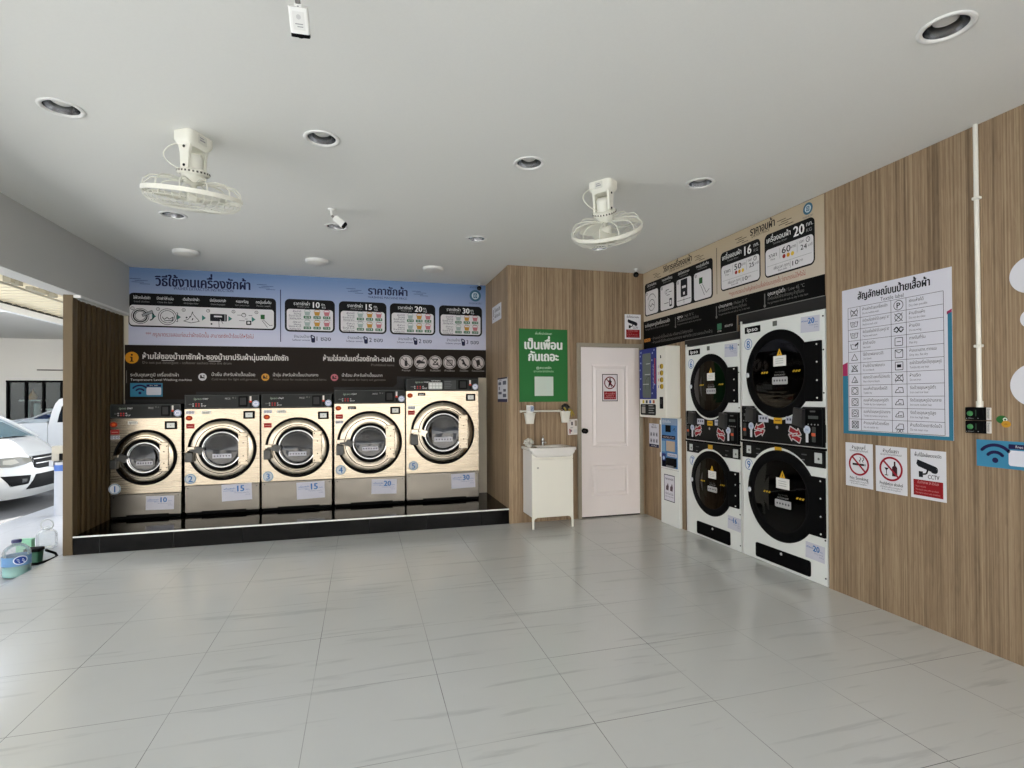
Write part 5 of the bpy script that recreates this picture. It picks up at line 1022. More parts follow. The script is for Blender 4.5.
def fan(label, x, y, n, spin, grp='white ceiling fans'):
    o = thing('ceiling_fan', label, 'fan', (x, y, CEIL), grp)
    fd = Fr((x, y, CEIL), (1, 0, 0), (0, -1, 0))
    n = Vector(n).normalized()
    fb = Fr((x, y, CEIL), (math.cos(spin), math.sin(spin), 0), (math.sin(spin), -math.cos(spin), 0), (0, 0, -1))
    # mounting block that narrows to two cheeks
    b = MB()
    def loop(w, d, h, sh=0): return [fb.at(a+sh, c, h) for a, c in b.rr(-w, -d, w, d, min(w, d)*.45, 5)]
    rows = [loop(.088, .062, .001), loop(.088, .062, .045), loop(.078, .056, .062), loop(.050, .044, .082)]
    b.grid(rows, IVORY, True, True); b.add(rows[-1], [tuple(range(len(rows[-1])))], IVORY)
    br = b.build('mounting_block', o)
    c = MB()
    for s_ in (-1, 1): c.prism(Fr(fb.at(s_*.056, 0, 0), fb.v, fb.n, fb.u), [(-.045, .05), (.045, .05), (.030, .12), (.026, .205), (-.026, .205), (-.030, .12)], -.008, .008, IVORY)
    c.build('bracket_arm', o)
    q = MB()
    for v in (.085, .19): q.lathe(Fr(fb.at(-.065, 0, v), -fb.v, fb.n, -fb.u), [(.008, 0), (.007, .004), (0, .005)], BLACKP, 12); q.lathe(Fr(fb.at(.065, 0, v), fb.v, fb.n, fb.u), [(.008, 0), (.007, .004), (0, .005)], BLACKP, 12)
    q.build('bracket_bolt', o)
    # motor, leaning with the head
    top = Vector((x, y, CEIL-.135)); fm = axis_frame(top, n)
    m = MB(); m.lathe(fm, [(0, -.035), (.035, -.03), (.046, -.012), (.048, .035), (.052, .055)], IVORY, 28); m.lathe(fm, [(.056, .052), (.078, .060), (.084, .070), (.082, .082), (.070, .086)], IVORY, 32)
    m.lathe(fm, [(.066, .078), (.062, .10), (.056, .122), (.044, .134), (.018, .138), (.012, .17), (0, .17)], IVORY, 28)
    mo = m.build('motor_housing', o)
    q = MB()
    for k in range(26):
        a = 2*PI*k/26; r_ = .0835; q.fbox(Fr(fm.at(r_*math.cos(a), r_*math.sin(a), .066), (fm.u*-math.sin(a)+fm.v*math.cos(a)), fm.n, fm.u*math.cos(a)+fm.v*math.sin(a)), -.005, 0, .005, .010, -.002, .001, mat('slot_dark', (70, 68, 58), .6, var=0))
    q.build('cooling_slot', mo)
    c0 = .195; R = .248
    g = MB()
    ring = [fm.at(R*math.cos(2*PI*i/56), R*math.sin(2*PI*i/56), c0) for i in range(56)]
    g.lathe(fm, [(R-.004, c0-.012), (R+.005, c0-.012), (R+.005, c0+.012), (R-.004, c0+.012), (R-.004, c0-.012)], IVORY, 64, smooth=False)
    rim = g.build('guard_rim', o)
    g = MB(); nw = 40
    for i in range(nw):
        a = 2*PI*i/nw; ca, sa = math.cos(a), math.sin(a)
        g.tube([fm.at(r_*ca, r_*sa, c0+h) for r_, h in ((R, .006), (R*.97, .035), (R*.86, .060), (R*.62, .074), (.075, .080))], .0018, IVORY, 4, caps=False)
    for r_, h in ((R*.97, .035), (R*.86, .060), (R*.62, .074), (.075, .080)): g.tube([fm.at(r_*math.cos(2*PI*i/40), r_*math.sin(2*PI*i/40), c0+h) for i in range(40)], .0016, IVORY, 4, closed=True)
    g.lathe(fm, [(.074, c0+.078), (.06, c0+.086), (0, c0+.088)], IVORY, 28); g.build('front_guard', o)
    g = MB(); nb = 12
    for i in range(nb):
        a = 2*PI*i/nb; ca, sa = math.cos(a), math.sin(a)
        g.tube([fm.at(r_*ca, r_*sa, h) for r_, h in ((R, c0-.006), (R*.98, c0-.04), (R*.86, c0-.068), (R*.60, c0-.078), (.060, c0-.070))], .0040, IVORY, 6, caps=False)
    g.tube([fm.at(.062*math.cos(2*PI*i/28), .062*math.sin(2*PI*i/28), c0-.070) for i in range(28)], .003, IVORY, 5, closed=True); g.build('rear_guard', o)
    g = MB(); g.lathe(fm, [(.0, c0-.03), (.034, c0-.028), (.040, c0-.01), (.036, c0+.03), (0, c0+.04)], IVORY, 24); hub = g.build('hub', o)
    for k in range(3):
        a0 = 2*PI*k/3+.5; rows = []
        for i in range(7):
            t = i/6; rr = .03+(R-.045)*t; half = .5*(.05+.13*math.sin(PI*min(1, t*.75+.15)))
            rows.append([fm.at(rr*math.cos(a0+d*half/max(rr, .06)), rr*math.sin(a0+d*half/max(rr, .06)), c0+.004-.022*d*(1-.4*t)) for d in (-1, -.5, 0, .5, 1)])
        b = MB().grid(rows, IVORY); b.build('fan_blade', hub)
    g = MB(); p0 = Vector((x-.06, y, CEIL-.045)); p3 = Vector((x-.04, y, CEIL-.20)); d = Vector((-.11 if True else .11, 0, 0))
    pts = [p0.lerp(p3, t)+Vector((-.10*math.sin(PI*t)**.6, 0, 0)) for t in [i/12 for i in range(13)]]
    g.tube(pts, .0035, IVORY, 6); g.build('power_cord', o)
    q = MB(); f = Fr(fb.at(0, .0625, .012), fb.u, -fb.n, fb.v); q.rect(f, -.03, -.045, .03, .002, .0006, ink((206, 206, 196))); q.rect(f, -.02, -.03, .018, -.022, .0012, GREYI); q.rect(f, -.02, -.016, .01, -.010, .0012, GREYI); q.build('rating_label', o)
    return o
rgt = Vector((.962, -.272, 0)); fw_ = Vector((.272, .962, 0)); dn = Vector((0, 0, -1))
fan('white caged fan hanging from the ceiling at the left, grille facing the room', -.916, 3.385, rgt*-.115+fw_*.185+dn, 1.05)
fan('white caged fan hanging from the ceiling at the right, tilted away towards the door', 1.625, 3.385, rgt*.24+fw_*.60+dn, -.95)
def camera_cam(label, base, axis, size, ball, bw=BLACKP, drop=.05):
    o = thing('security_camera', label, 'camera', base); f = Fr(base, (1, 0, 0), (0, -1, 0))
    MB().lathe(f, [(.030, .0005), (.030, .008), (.020, .012), (.010, .014), (.009, drop), (0, drop)], TRIMW, 24).build('ceiling_mount', o)
    p = Vector(base)-Vector((0, 0, drop)); a = axis_frame(p, axis)
    if ball:
        q = MB(); bmx = bmesh.new(); bmesh.ops.create_uvsphere(bmx, u_segments=20, v_segments=12, radius=size); 
        for v in bmx.verts: v.co += p-Vector((0, 0, size*.6))
        q.bm(bmx, BLACKP, True); q.build('camera_head', o, label='black ball head')
        MB().lathe(axis_frame(p-Vector((0, 0, size*.6))+a.n*size*.86, axis), [(size*.52, 0), (size*.48, .008), (0, .009)], BLACKB, 18).build('lens', o)
    else:
        w, h, l = size
        MB().tube([p+Vector((0, 0, .004)), p+a.n*.035], .009, mat('joint_grey', (110, 108, 104), .5, var=.03), 10).build('swivel_joint', o)
        q = MB(); q.prism(a, q.rr(-w/2, -h/2, w/2, h/2, min(w, h)*.22), .03, .03+l, TRIMW, False); q.prism(a, q.rr(-w*.2, -h*.2, w*.2, h*.2, min(w, h)*.1), .022, .0302, TRIMW); bd = q.build('camera_body', o)
        q = MB(); q.prism(a, q.rr(-w/2+.001, -h/2+.001, w/2-.001, h/2-.001, min(w, h)*.22), .03+l, .03+l+.012, BLACKP); q.build('front_plate', o, label='black front plate')
        MB().lathe(a, [(w*.16, .0425+l), (w*.14, .046+l), (0, .0465+l)], mat('lens_dark', (24, 22, 30), .1, var=0), 18).build('lens', o)
        q = MB(); ft = Fr(a.at(0, -h/2-.0004, .03), a.n, a.u, -a.v); q.rect(ft, l*.15, -w*.3, l*.85, w*.3, 0, ink((216, 216, 212))); q.disc(ft, l*.35, 0, w*.12, .0006, ink((190, 190, 188)), 14); q.rect(ft, l*.6, -w*.2, l*.64, w*.2, .0006, GREYI); q.rect(ft, l*.7, -w*.2, l*.74, w*.1, .0006, GREYI); q.build('body_label', bd)
    return o
camera_cam('white box camera with a black front, nearest, cut by the top frame edge', (-.214, 1.985, CEIL), (.03, .62, -.62), (.066, .040, .080), False, drop=.085)
camera_cam('white bullet camera tilted to the right, halfway down the ceiling', (-.225, 4.40, CEIL), (.80, -.10, -.60), (.052, .052, .085), False, drop=.055)
camera_cam('tiny camera with a black head in the corner above the blue banner emblem', (1.474, 6.760, CEIL), (-.3, -.8, -.5), .030, True, drop=.045)
camera_cam('tiny camera with a black head in the corner above the door', (3.085, 5.565, CEIL), (-.4, -.8, -.5), .032, True, drop=.045)

# ------------------------------------------------------------------ sink cabinet and what hangs over it
sk_ = thing('sink_cabinet', 'white cabinet with a ceramic sink on thin front legs, between the alcove and the door', 'sink cabinet', (1.985, 5.58, 0))
x0, x1, y0, y1 = 1.747, 2.217, 5.413, YW-.001
MB().box((x0, y0+.018, .124), (x1, y1, .838), mat('cabinet_side', (220, 218, 216), .5, var=.01), .002).build('cabinet_body', sk_)
MB().box((x0, y0, .744), (x1, y0+.02, .830), CABW, .002).build('top_rail', sk_)
d = MB().box((x0, y0, .122), (x1, y0+.0175, .741), CABW, .003).build('cabinet_door', sk_, label='cream white door')
MB().lathe(Fr((x0+.065, y0, .655), (1, 0, 0), (0, 0, 1), (0, -1, 0)), [(.011, 0), (.011, .003), (.007, .004), (.006, .0), (0, .0005)], mat('knob_grey', (170, 168, 160), .5, var=0), 16).build('finger_hole', d)
for s_, xx in ((1, x0), (-1, x1)):
    q = MB(); f = f_back(xx, 0, y0); pts = [(0, 0), (s_*.020, 0), (s_*.020, .085)] + [(s_*(.020+.034*(1-math.cos(t))), .085+.034*math.sin(t)) for t in [PI/2*i/6 for i in range(1, 7)]] + [(s_*.056, .1215), (0, .1215)]
    if s_ < 0: pts = pts[::-1]
    q.prism(f, pts, -.018, 0, CABW); q.build('leg', sk_)
bs = MB(); bx0, bx1, by0, by1 = 1.717, 2.257, 5.378, YW-.001
def bl_(i_s, i_f, z, r): return [Vector((a, b, z)) for a, b in bs.rr(bx0+i_s, by0+i_f, bx1-i_s, by1, r, 8)]
def bg_(s_, fr, z): return [Vector((a, b, z)) for a, b in bs.rr(bx0+s_, by0+fr, bx1-s_, 5.46, .030, 8)]
bulge = [bg_(.105, .030, .768), bg_(.075, .016, .772), bg_(.045, .005, .790), bg_(.025, .001, .815), bg_(.018, .001, .840)]
bs.grid(bulge, CERAM, True, True); bs.add(bulge[0], [tuple(reversed(range(len(bulge[0]))))], CERAM)
rows = [bl_(.020, .012, .832, .045), bl_(.004, .003, .838, .045), bl_(0, 0, .845, .045), bl_(0, 0, .862, .045), bl_(.004, .004, .869, .043), bl_(.020, .020, .870, .038)]
bs.grid(rows, CERAM, True, True); bs.add(rows[0], [tuple(reversed(range(len(rows[0]))))], CERAM)
N = len(rows[-1]); cxs, cys = (bx0+bx1)/2, 5.545
ell = lambda a, b, z: [Vector((cxs+a*math.cos(t), cys+b*math.sin(t), z)) for t in [math.atan2((v.y-cys)/b*a, v.x-cxs) for v in rows[-1]]]
bs.grid([rows[-1], ell(.205, .110, .869), ell(.198, .104, .858), ell(.17, .085, .81), ell(.11, .055, .775), ell(.02, .02, .768)], CERAM, True, True)
ba = bs.build('basin', sk_, label='white ceramic basin')
MB().lathe(Fr((cxs, cys, .768), (1, 0, 0), (0, 1, 0)), [(.021, 0), (.021, .003), (0, .003)], CHROME, 18).build('drain', ba)
fa = MB(); ff = Fr((cxs-.02, 5.695, .870), (1, 0, 0), (0, 1, 0)); fa.lathe(ff, [(.024, 0), (.024, .006), (.017, .010), (.016, .055), (.020, .060), (.020, .078), (.010, .084), (0, .085)], CHROME, 22)
fa.tube([Vector((cxs-.02, 5.69, .912)), Vector((cxs-.02, 5.655, .925)), Vector((cxs-.02, 5.615, .922)), Vector((cxs-.02, 5.600, .905))], .010, CHROME, 12)
fc = fa.build('faucet', sk_, label='chrome tap')
MB().tube([Vector((cxs-.02, 5.695, .950)), Vector((cxs-.03, 5.66, .972)), Vector((cxs-.035, 5.635, .982))], [.008, .007, .005], CHROME, 10).build('tap_lever', fc)
# crumpled clear bag on the left rim
bmx = bmesh.new(); bmesh.ops.create_icosphere(bmx, subdivisions=4, radius=1); rnd = random.Random(3)
from mathutils import noise
for v in bmx.verts:
    k = 1+.32*noise.noise(v.co*2.3)+.16*noise.noise(v.co*6); v.co = Vector((1.782+v.co.x*.052*k, 5.64+v.co.y*.045*k, .912+v.co.z*.041*k))
zmin = min(v.co.z for v in bmx.verts)
for v in bmx.verts: v.co.z = max(v.co.z-zmin+.8702, .8702)
tag(MB().bm(bmx, mat('crumpled_plastic', (196, 194, 186), .28, .15, var=.25, scale=45), False).build('crumpled_bag', loc=(1.782, 5.64, .8702)), 'small crumpled silvery bag on the left corner of the sink', 'bag')
q = MB(); bmx = bmesh.new(); bmesh.ops.create_icosphere(bmx, subdivisions=3, radius=1)
for v in bmx.verts: k = 1+.3*noise.noise(v.co*3); v.co = Vector((1.752+v.co.x*.026*k, 5.52+v.co.y*.022*k, .887+v.co.z*.0165))
q.bm(bmx, mat('soap_white', (220, 218, 210), .5, var=.06, scale=50), True)
tag(q.build('soap_bar', loc=(1.752, 5.52, .870)), 'small pale soap lump at the left front edge of the sink', 'soap')
# rail with two hanging cups
ra = thing('wall_rail', 'thin cream wall rail above the sink carrying two white cups', 'rail', (1.945, YW, 1.257))
MB().tube([(1.706, 5.715, 1.258), (2.190, 5.715, 1.256)], .010, PLAST, 14).build('rod', ra)
for xx in (1.722, 2.176): MB().box((xx-.010, 5.712, 1.244), (xx+.010, YW-.0005, 1.270), PLAST, .004).build('rail_bracket', ra)
def cup(label, xa, xb, zt, zb, y):
    o = thing('hanging_cup', label, 'cup', ((xa+xb)/2, y, zb), 'white cups on the wall rail'); c = MB(); xm = (xa+xb)/2; w = (xb-xa)/2
    lo = lambda k, z, g=0: [Vector((a, b, z)) for a, b in c.rr(xm-w*k+g, y-.045*k+g, xm+w*k-g, y+.030*k-g, .014, 4)]
    rows = [lo(.72, zb), lo(.98, zt-.008), lo(1.06, zt-.004), lo(1.06, zt), lo(1.0, zt, .004), lo(.74, zb+.006, .004)]
    c.grid(rows, PLAST, True, True); c.add(rows[0], [tuple(reversed(range(len(rows[0]))))], PLAST); c.add(rows[-1], [tuple(range(len(rows[-1])))], PLAST); c.build('cup_body', o)
    q = MB(); q.tube([Vector((xm, y+.030, zt-.012)), Vector((xm, y+.046, zt+.004)), Vector((xm, y+.046, zt+.020))], .005, PLAST, 8); q.build('cup_hook', o); return o
cup('left white hanging cup holding a small printed box, on the rail above the sink', 1.743, 1.860, 1.240, 1.118, 5.665)
cup('right white hanging cup stuffed with a black and yellow bundle, on the rail', 2.170, 2.278, 1.256, 1.126, 5.665)
o = thing('soap_box', 'small white printed box standing in the left hanging cup', 'box', (1.80, 5.657, 1.13))
bx = MB().box((1.766, 5.640, 1.128), (1.838, 5.674, 1.326), ink((222, 222, 218)), .003).build('carton', o)
q = MB(); f = f_back(1.760, 1.130, 5.640); q.rect(f, .045, .125, .085, .185, .0006, ink((150, 164, 186))); q.rect(f, .006, .13, .04, .18, .0006, ink((206, 206, 206))); q.line(f, [(.05, .14), (.08, .17)], .006, .001, ink((90, 110, 150))); q.build('carton_print', o)
bmx = bmesh.new(); bmesh.ops.create_icosphere(bmx, subdivisions=4, radius=1)
for v in bmx.verts: k = 1+.30*noise.noise(v.co*2.5)+.16*noise.noise(v.co*7); v.co = Vector((2.230+v.co.x*.044*k, 5.660+v.co.y*.026*k, 1.297+v.co.z*.040*k))
o = thing('glove_bundle', 'crumpled black bundle with yellow strips stuffed into the right hanging cup', 'glove bundle', (2.232, 5.657, 1.235))
MB().bm(bmx, mat('rubber_crumple', (20, 20, 16), .5, var=.2, scale=60), True).build('glove', o)
q = MB()
for a, b, c in (((2.255, 5.640, 1.275), (2.295, 5.635, 1.262), (2.330, 5.640, 1.205)), ((2.262, 5.645, 1.262), (2.290, 5.640, 1.240), (2.302, 5.640, 1.190)), ((2.20, 5.630, 1.30), (2.215, 5.622, 1.275), (2.225, 5.622, 1.258))): q.tube([Vector(a), Vector(b), Vector(c)], [.010, .010, .006], mat('olive_yellow', (150, 130, 40), .6, var=.15, scale=60), 8)
q.build('cuff_strip', o, label='dull yellow strips')
o = thing('wall_card', 'slightly tilted white printed card on the wood wall between the sink and the door', 'notice', (2.35, YW, .975)); f = f_back(2.350, 1.068, YW).sub(0, 0, 0, .04)
MB().fbox(f, -.062, -.090, .062, .090, .0005, .010, ink((220, 214, 210)), .002).build('card', o)
q = MB(); w = .0106; q.rect(f, -.018, .02, .002, .06, w, ink((70, 66, 70))); q.rect(f, .026, .01, .054, .075, w, ink((150, 138, 126))); q.rect(f, -.03, -.055, -.012, -.03, w, ink((120, 110, 120))); q.rect(f, .01, -.07, .05, -.03, w, ink((206, 206, 206))); q.rect(f, -.03, -.012, .0, -.004, w, GREYI); q.rect(f, -.045, -.075, -.03, -.02, w, ink((160, 90, 90))); q.text(f, 'ราคา', -.03, .068, .016, INK, w, 'c', .006); q.build('lettering', o)

# ------------------------------------------------------------------ outside, through the left opening
struct('terrace', MB().box((-4.16, -5.5, -.145), (-2.656, 14, OUTZ), TERR))
ASPH = mat('asphalt', (92, 92, 91), .9, var=.12, scale=25, bump=.1)
struct('road_ground', MB().box((-60, -60, ROAD-.2), (60, 60, ROAD), ASPH))
PAVE = mat('front_pavement', (196, 197, 196), .8, var=.06, scale=4)
struct('front_pavement', MB().box((-2.655, -15.9, -.149), (XR+8, YF, -.02), PAVE))
struct('bounce_pavement', MB().box((-14, -9, -.149), (-4.165, 6.6, -.10), PAVE))  # unseen pale ground added to bounce sunlight in from the left
struct('shade_canopy', MB().box((-2.66, -3.4, CEIL+.22), (XR+.3, YF, CEIL+.36), CEILM))  # unseen cover added to shade the front ground and dim the front light
ADDED_WALL = mat('added_wall', (222, 217, 209), .8, var=.04, scale=1)
mb = MB(); mb.box((-22, -17, -.15), (24, -16, 6.5), ADDED_WALL)
for k in range(9): mb.box((-20+5*k, -16.02, .0), (-18.6+5*k, -15.9, 1.9), mat('far_gate', (120, 122, 126), .6, var=.05))
struct('bounce_wall', mb)  # unseen facade made tall and pale to throw sunlight into the shop
struct('sky_block_house', MB().box((-24, -14, -.15), (-18, 9, 6.5), ADDED_WALL))  # unseen block added to cut the low sky light from the left
# canopy: ribbed pale sheets on a white beam
SHEET = mat('canopy_sheet', (218, 209, 184), .55, var=.04, scale=2)
mb = MB(); ys_ = -3.0; prof = []
while ys_ < 11.2: prof += [(ys_, 0), (ys_+.05, 0), (ys_+.085, .045), (ys_+.14, .045), (ys_+.175, 0)]; ys_ += .2
rows = [[Vector((-5.05, y, 2.79+h)) for y, h in prof], [Vector((-2.66, y, 2.86+h)) for y, h in prof]]
mb.grid(rows, SHEET, False); rows2 = [[v+Vector((0, 0, .006)) for v in r] for r in rows]; mb.grid([rows2[1], rows2[0]], SHEET, False)
struct('canopy_roof', mb)
mb = MB(); mb.box((-4.88, -3.0, 2.680), (-4.80, 11.2, 2.770), mat('beam_white', (236, 238, 240), .5, var=.01)); y = -2.9
while y < 11.0: mb.box((-4.86, y, 2.770), (-4.797, y+.12, 2.798), mat('rib_gap_shade', (46, 46, 42), .8, var=.1)); y += .2  # dark blocks painted as the shaded gaps under the ribs
struct('canopy_beam', mb)
cdt = thing('canopy_conduit', 'thin grey conduit with brackets under the pale ribbed canopy', 'pipe', (-3.9, 6, 2.75))
q = MB(); GP = mat('conduit_grey', (150, 146, 130), .6, var=.05); q.tube([(-3.96, 3.5, 2.765), (-3.96, 9.0, 2.765)], .014, GP, 8); q.build('pipe', cdt)
for y in (7.36, 7.51, 8.05, 8.25): q = MB(); q.box((-3.90, y-.04, 2.752), (-3.82, y+.04, 2.835), GP, .006); q.build('pipe_bracket', cdt)
q = MB(); q.box((-3.85, 7.64, 2.73), (-3.77, 7.90, 2.775), GP, .008); q.build('light_fitting', cdt)
# opposite building with a shop window, under a slab
BW = mat('far_wall_white', (214, 213, 208), .8, var=.03, scale=2)
wx0, wx1, wz0, wz1, by = -8.44, -6.50, .80, 1.925, 16.0
mb = MB(); 
for a, b, c, d in ((-20, wx0, ROAD, 3.3), (wx1, -1.5, ROAD, 3.3), (wx0, wx1, ROAD, wz0), (wx0, wx1, wz1, 3.3)): mb.box((a, by, c), (b, by+.15, d), BW)
struct('wall_opposite', mb)
struct('slab_opposite', MB().box((-20, 11.3, 2.965), (-1.5, by+.2, 3.25), BW))
struct('trim_3', MB().box((-7.80, by-.03, 2.175), (-1.6, by, 2.20), mat('dark_strip', (60, 58, 56), .6, var=0)))
wn = thing('window_1', 'wide black framed shop window in the white wall across the parking area', 'window', (-7.5, by, wz0)); wn['kind'] = 'structure'
mb = MB(); mb.box((wx0, by-.02, wz1-.05), (wx1, by+.08, wz1), BLACKP); mb.box((wx0, by-.02, wz0), (wx1, by+.08, wz0+.05), BLACKP)
for x in (wx0+.025, -8.04, -7.68, -7.30, -6.92, wx1-.025): mb.box((x-.017, by-.02, wz0), (x+.017, by+.06, wz1), BLACKP)
mb.build('window_frame', wn); MB().box((wx0+.02, by+.03, wz0+.02), (wx1-.02, by+.036, wz1-.02), CLEAR).build('window_glass', wn)
struct('shop_interior', MB().add([(wx0-.3, by+.15, .2), (wx1+.3, by+.15, .2), (wx1+.3, by+1.4, .2), (wx0-.3, by+1.4, .2), (wx0-.3, by+.15, 2.4), (wx1+.3, by+.15, 2.4), (wx1+.3, by+1.4, 2.4), (wx0-.3, by+1.4, 2.4)], [(0, 1, 2, 3), (7, 6, 5, 4), (3, 2, 6, 7), (0, 3, 7, 4), (2, 1, 5, 6)], mat('shop_dark', (44, 48, 46), .8, var=.1, scale=3)))
sh = MB(); SHW = mat('shelf_white', (216, 216, 210), .5, var=.02)
o = thing('display_shelf', 'white shelf with small goods behind the left panes of the shop window', 'shelf', (-8.0, by+.4, 1.40)); MB().box((-8.34, by+.3, 1.405), (-7.88, by+.55, 1.445), SHW, .005).build('shelf_board', o); MB().box((-8.22, by+.38, .21), (-8.17, by+.45, 1.404), SHW).build('shelf_post', o)
o = thing('display_shelf', 'lower white display stand behind the second pane of the shop window', 'shelf', (-7.8, by+.4, 1.20)); MB().box((-7.88, by+.3, 1.18), (-7.62, by+.5, 1.215), SHW, .005).build('shelf_board', o); MB().lathe(Fr((-7.75, by+.4, .21), (1, 0, 0), (0, 1, 0)), [(.10, 0), (.05, .3), (.03, .6), (.04, .97)], SHW, 14, caps=True).build('shelf_post', o)
q = MB(); q.lathe(Fr((-8.10, by+.42, 1.446), (1, 0, 0), (0, 1, 0)), [(.075, 0), (.085, .08), (.06, .15), (.03, .20), (.012, .27), (0, .28)], mat('terracotta', (196, 140, 80), .6, var=.1), 16); tag(q.build('ornament', loc=(-8.10, by+.42, 1.446)), 'tan ornament on the white shelf in the shop window', 'ornament')
q = MB(); q.lathe(Fr((-8.00, by+.40, .98), (1, 0, 0), (0, 1, 0)), [(.11, 0), (.05, .04), (.07, .10), (.07, .34), (.05, .38), (0, .39)], SHW, 16); q.lathe(Fr((-8.00, by+.40, .21), (1, 0, 0), (0, 1, 0)), [(.12, 0), (.04, .1), (.03, .77)], SHW, 14); tag(q.build('vase', loc=(-8.00, by+.40, .21)), 'white vase on a stand in the shop window below the shelf', 'vase')
# bollard
o = thing('bollard', 'white round post with a blue band and grey box on top, at the terrace edge', 'post', (-3.735, 8.2, OUTZ)); f = Fr((-3.735, 8.2, OUTZ), (1, 0, 0), (0, 1, 0))
MB().lathe(f, [(.085, 0), (.078, .02), (.075, .56), (.075, .68)], mat('post_white', (176, 180, 188), .5, var=.02), 28).build('post', o)
MB().lathe(f, [(.0765, .568), (.0765, .645)], mat('post_blue', (60, 100, 176), .5, var=.02), 28).build('blue_band', o, label='blue band')
MB().box((-3.812, 8.12, .640), (-3.62, 8.28, .830), mat('box_grey', (172, 168, 156), .6, var=.03), .01).build('top_box', o, label='grey box'); MB().box((-3.845, 8.14, .560), (-3.80, 8.26, .640), mat('post_white', (206, 210, 218), .5)).build('side_tab', o); MB().box((-3.72, 8.10, .648), (-3.63, 8.121, .735), BLACKP, .003).build('socket', o)

# ---- white car facing right
CARW = mat('car_white', (190, 192, 192), .25, var=0, coat=.6); CARB = mat('car_black', (9, 10, 11), .55, var=0, spec=.15); CGL = mat('car_glass', (96, 128, 140), .05, .3, var=0, coat=.5); TYRE = mat('tyre', (22, 22, 22), .8, var=.05)  # sky reflection put into the blue base colour of the car glass
car = thing('car', 'white car parked outside with its front towards the terrace', 'car', (-6.7, 9.68, ROAD)); xf, yc = -4.53, 9.68
def CP(s_, y, z): return Vector((xf-s_, yc+y, ROAD+z))
def sfront(y, z): 
    hz_ = [(.18, .10), (.30, .02), (.42, 0), (.55, .015), (.66, .045), (.76, .10), (.80, .16)]
    for (a, b), (c, d) in zip(hz_, hz_[1:]):
        if z <= c: h = b+(d-b)*(z-a)/(c-a); break
    else: h = hz_[-1][1]
    return h + .34*abs(y/.86)**3.2
Y_ = [-.86+.86*i/9 for i in range(19)]
b = MB(); Zs = [.18, .24, .30, .36, .42, .48, .55, .60, .66, .72, .76, .80]
b.grid([[CP(sfront(y, z), y, z) for y in Y_] for z in Zs], CARW)
def hood(t, y): s0 = sfront(y, .80); s_ = s0+(.62-.06*(1-(y/.86)**2)-s0)*t; z = .80+.215*(1-(1-t)**1.9) - .055*abs(y/.86)**2.2*(1-.3*t) + (.012 if abs(abs(y)-.5) < .08 else 0); return CP(s_, y, z)
b.grid([[hood(t, y) for y in Y_] for t in (0, .06, .15, .3, .5, .75, 1)], CARW)
for sg in (-1, 1):
    rows = []
    for s_ in (.46, .6, .9, 1.2, 1.8, 2.6, 3.4, 4.0, 4.25):
        k = 1 if s_ < 4 else (.96 if s_ < 4.2 else .86)
        rows.append([CP(s_, sg*.86*k*w_, z) for w_, z in ((.97, .18), (1, .30), (1.01, .55), (1, .72), (.985, min(.84, .765+.03*s_)), (.93, min(.97, .775+.10*s_ if s_ < 1.3 else .97)))])
    b.grid(rows if sg > 0 else rows, CARW)
b.grid([[CP(.60, y, 1.0-.04*(y/.8)**2) for y in (-.80, -.4, 0, .4, .80)], [CP(4.25, y, .97) for y in (-.69, -.35, 0, .35, .69)], [CP(4.30, y, .5) for y in (-.74, -.35, 0, .35, .74)], [CP(4.25, y, .18) for y in (-.7, -.35, 0, .35, .7)]], CARW)
b.build('body', car)
g = MB(); st = [(1.13, .62, 1.405), (1.7, .63, 1.46), (2.4, .62, 1.46), (3.2, .62, 1.45), (3.7, .58, 1.38)]
g.grid([[CP(s_, w_*k, z-.05*abs(k)**3) for k in (-1, -.6, 0, .6, 1)] for s_, w_, z in st], CARW)
for sg in (-1, 1):
    g.tube([CP(.56, sg*.77, .975), CP(.86, sg*.70, 1.20), CP(1.15, sg*.62, 1.385), CP(2.4, sg*.62, 1.42), CP(3.2, sg*.62, 1.41), CP(3.7, sg*.58, 1.34), CP(4.2, sg*.68, .98)], .035, CARW, 8); g.tube([CP(2.75, sg*.62, 1.41), CP(2.8, sg*.80, .97)], .03, CARW, 8)
g.build('roof', car)
g = MB(); g.grid([[CP(s_-.05*(1-k*k)*1.2, w_*k, z) for k in (-1, -.5, 0, .5, 1)] for s_, w_, z in ((.57, .77, .985), (.87, .69, 1.20), (1.16, .61, 1.385))], CGL); ws = g.build('windscreen', car, label='bluish windscreen')
g = MB(); g.tube([CP(.555, -.62, .99), CP(.53, -.2, 1.02), CP(.52, .02, 1.02)], .010, CARB, 6); g.tube([CP(.52, .05, 1.02), CP(.55, .5, 1.00)], .010, CARB, 6); g.build('wiper', ws)
g = MB()
for sg in (-1, 1): g.grid([[CP(.70, sg*.765, 1.0), CP(1.25, sg*.63, 1.37)], [CP(2.75, sg*.80, .98), CP(2.75, sg*.635, 1.40)], [CP(4.1, sg*.72, .99), CP(3.65, sg*.60, 1.33)]], CGL)
g.grid([[CP(4.2, -.66, .98), CP(3.7, -.56, 1.35)], [CP(4.2, .66, .98), CP(3.7, .56, 1.35)]], CGL); g.build('side_window', car)
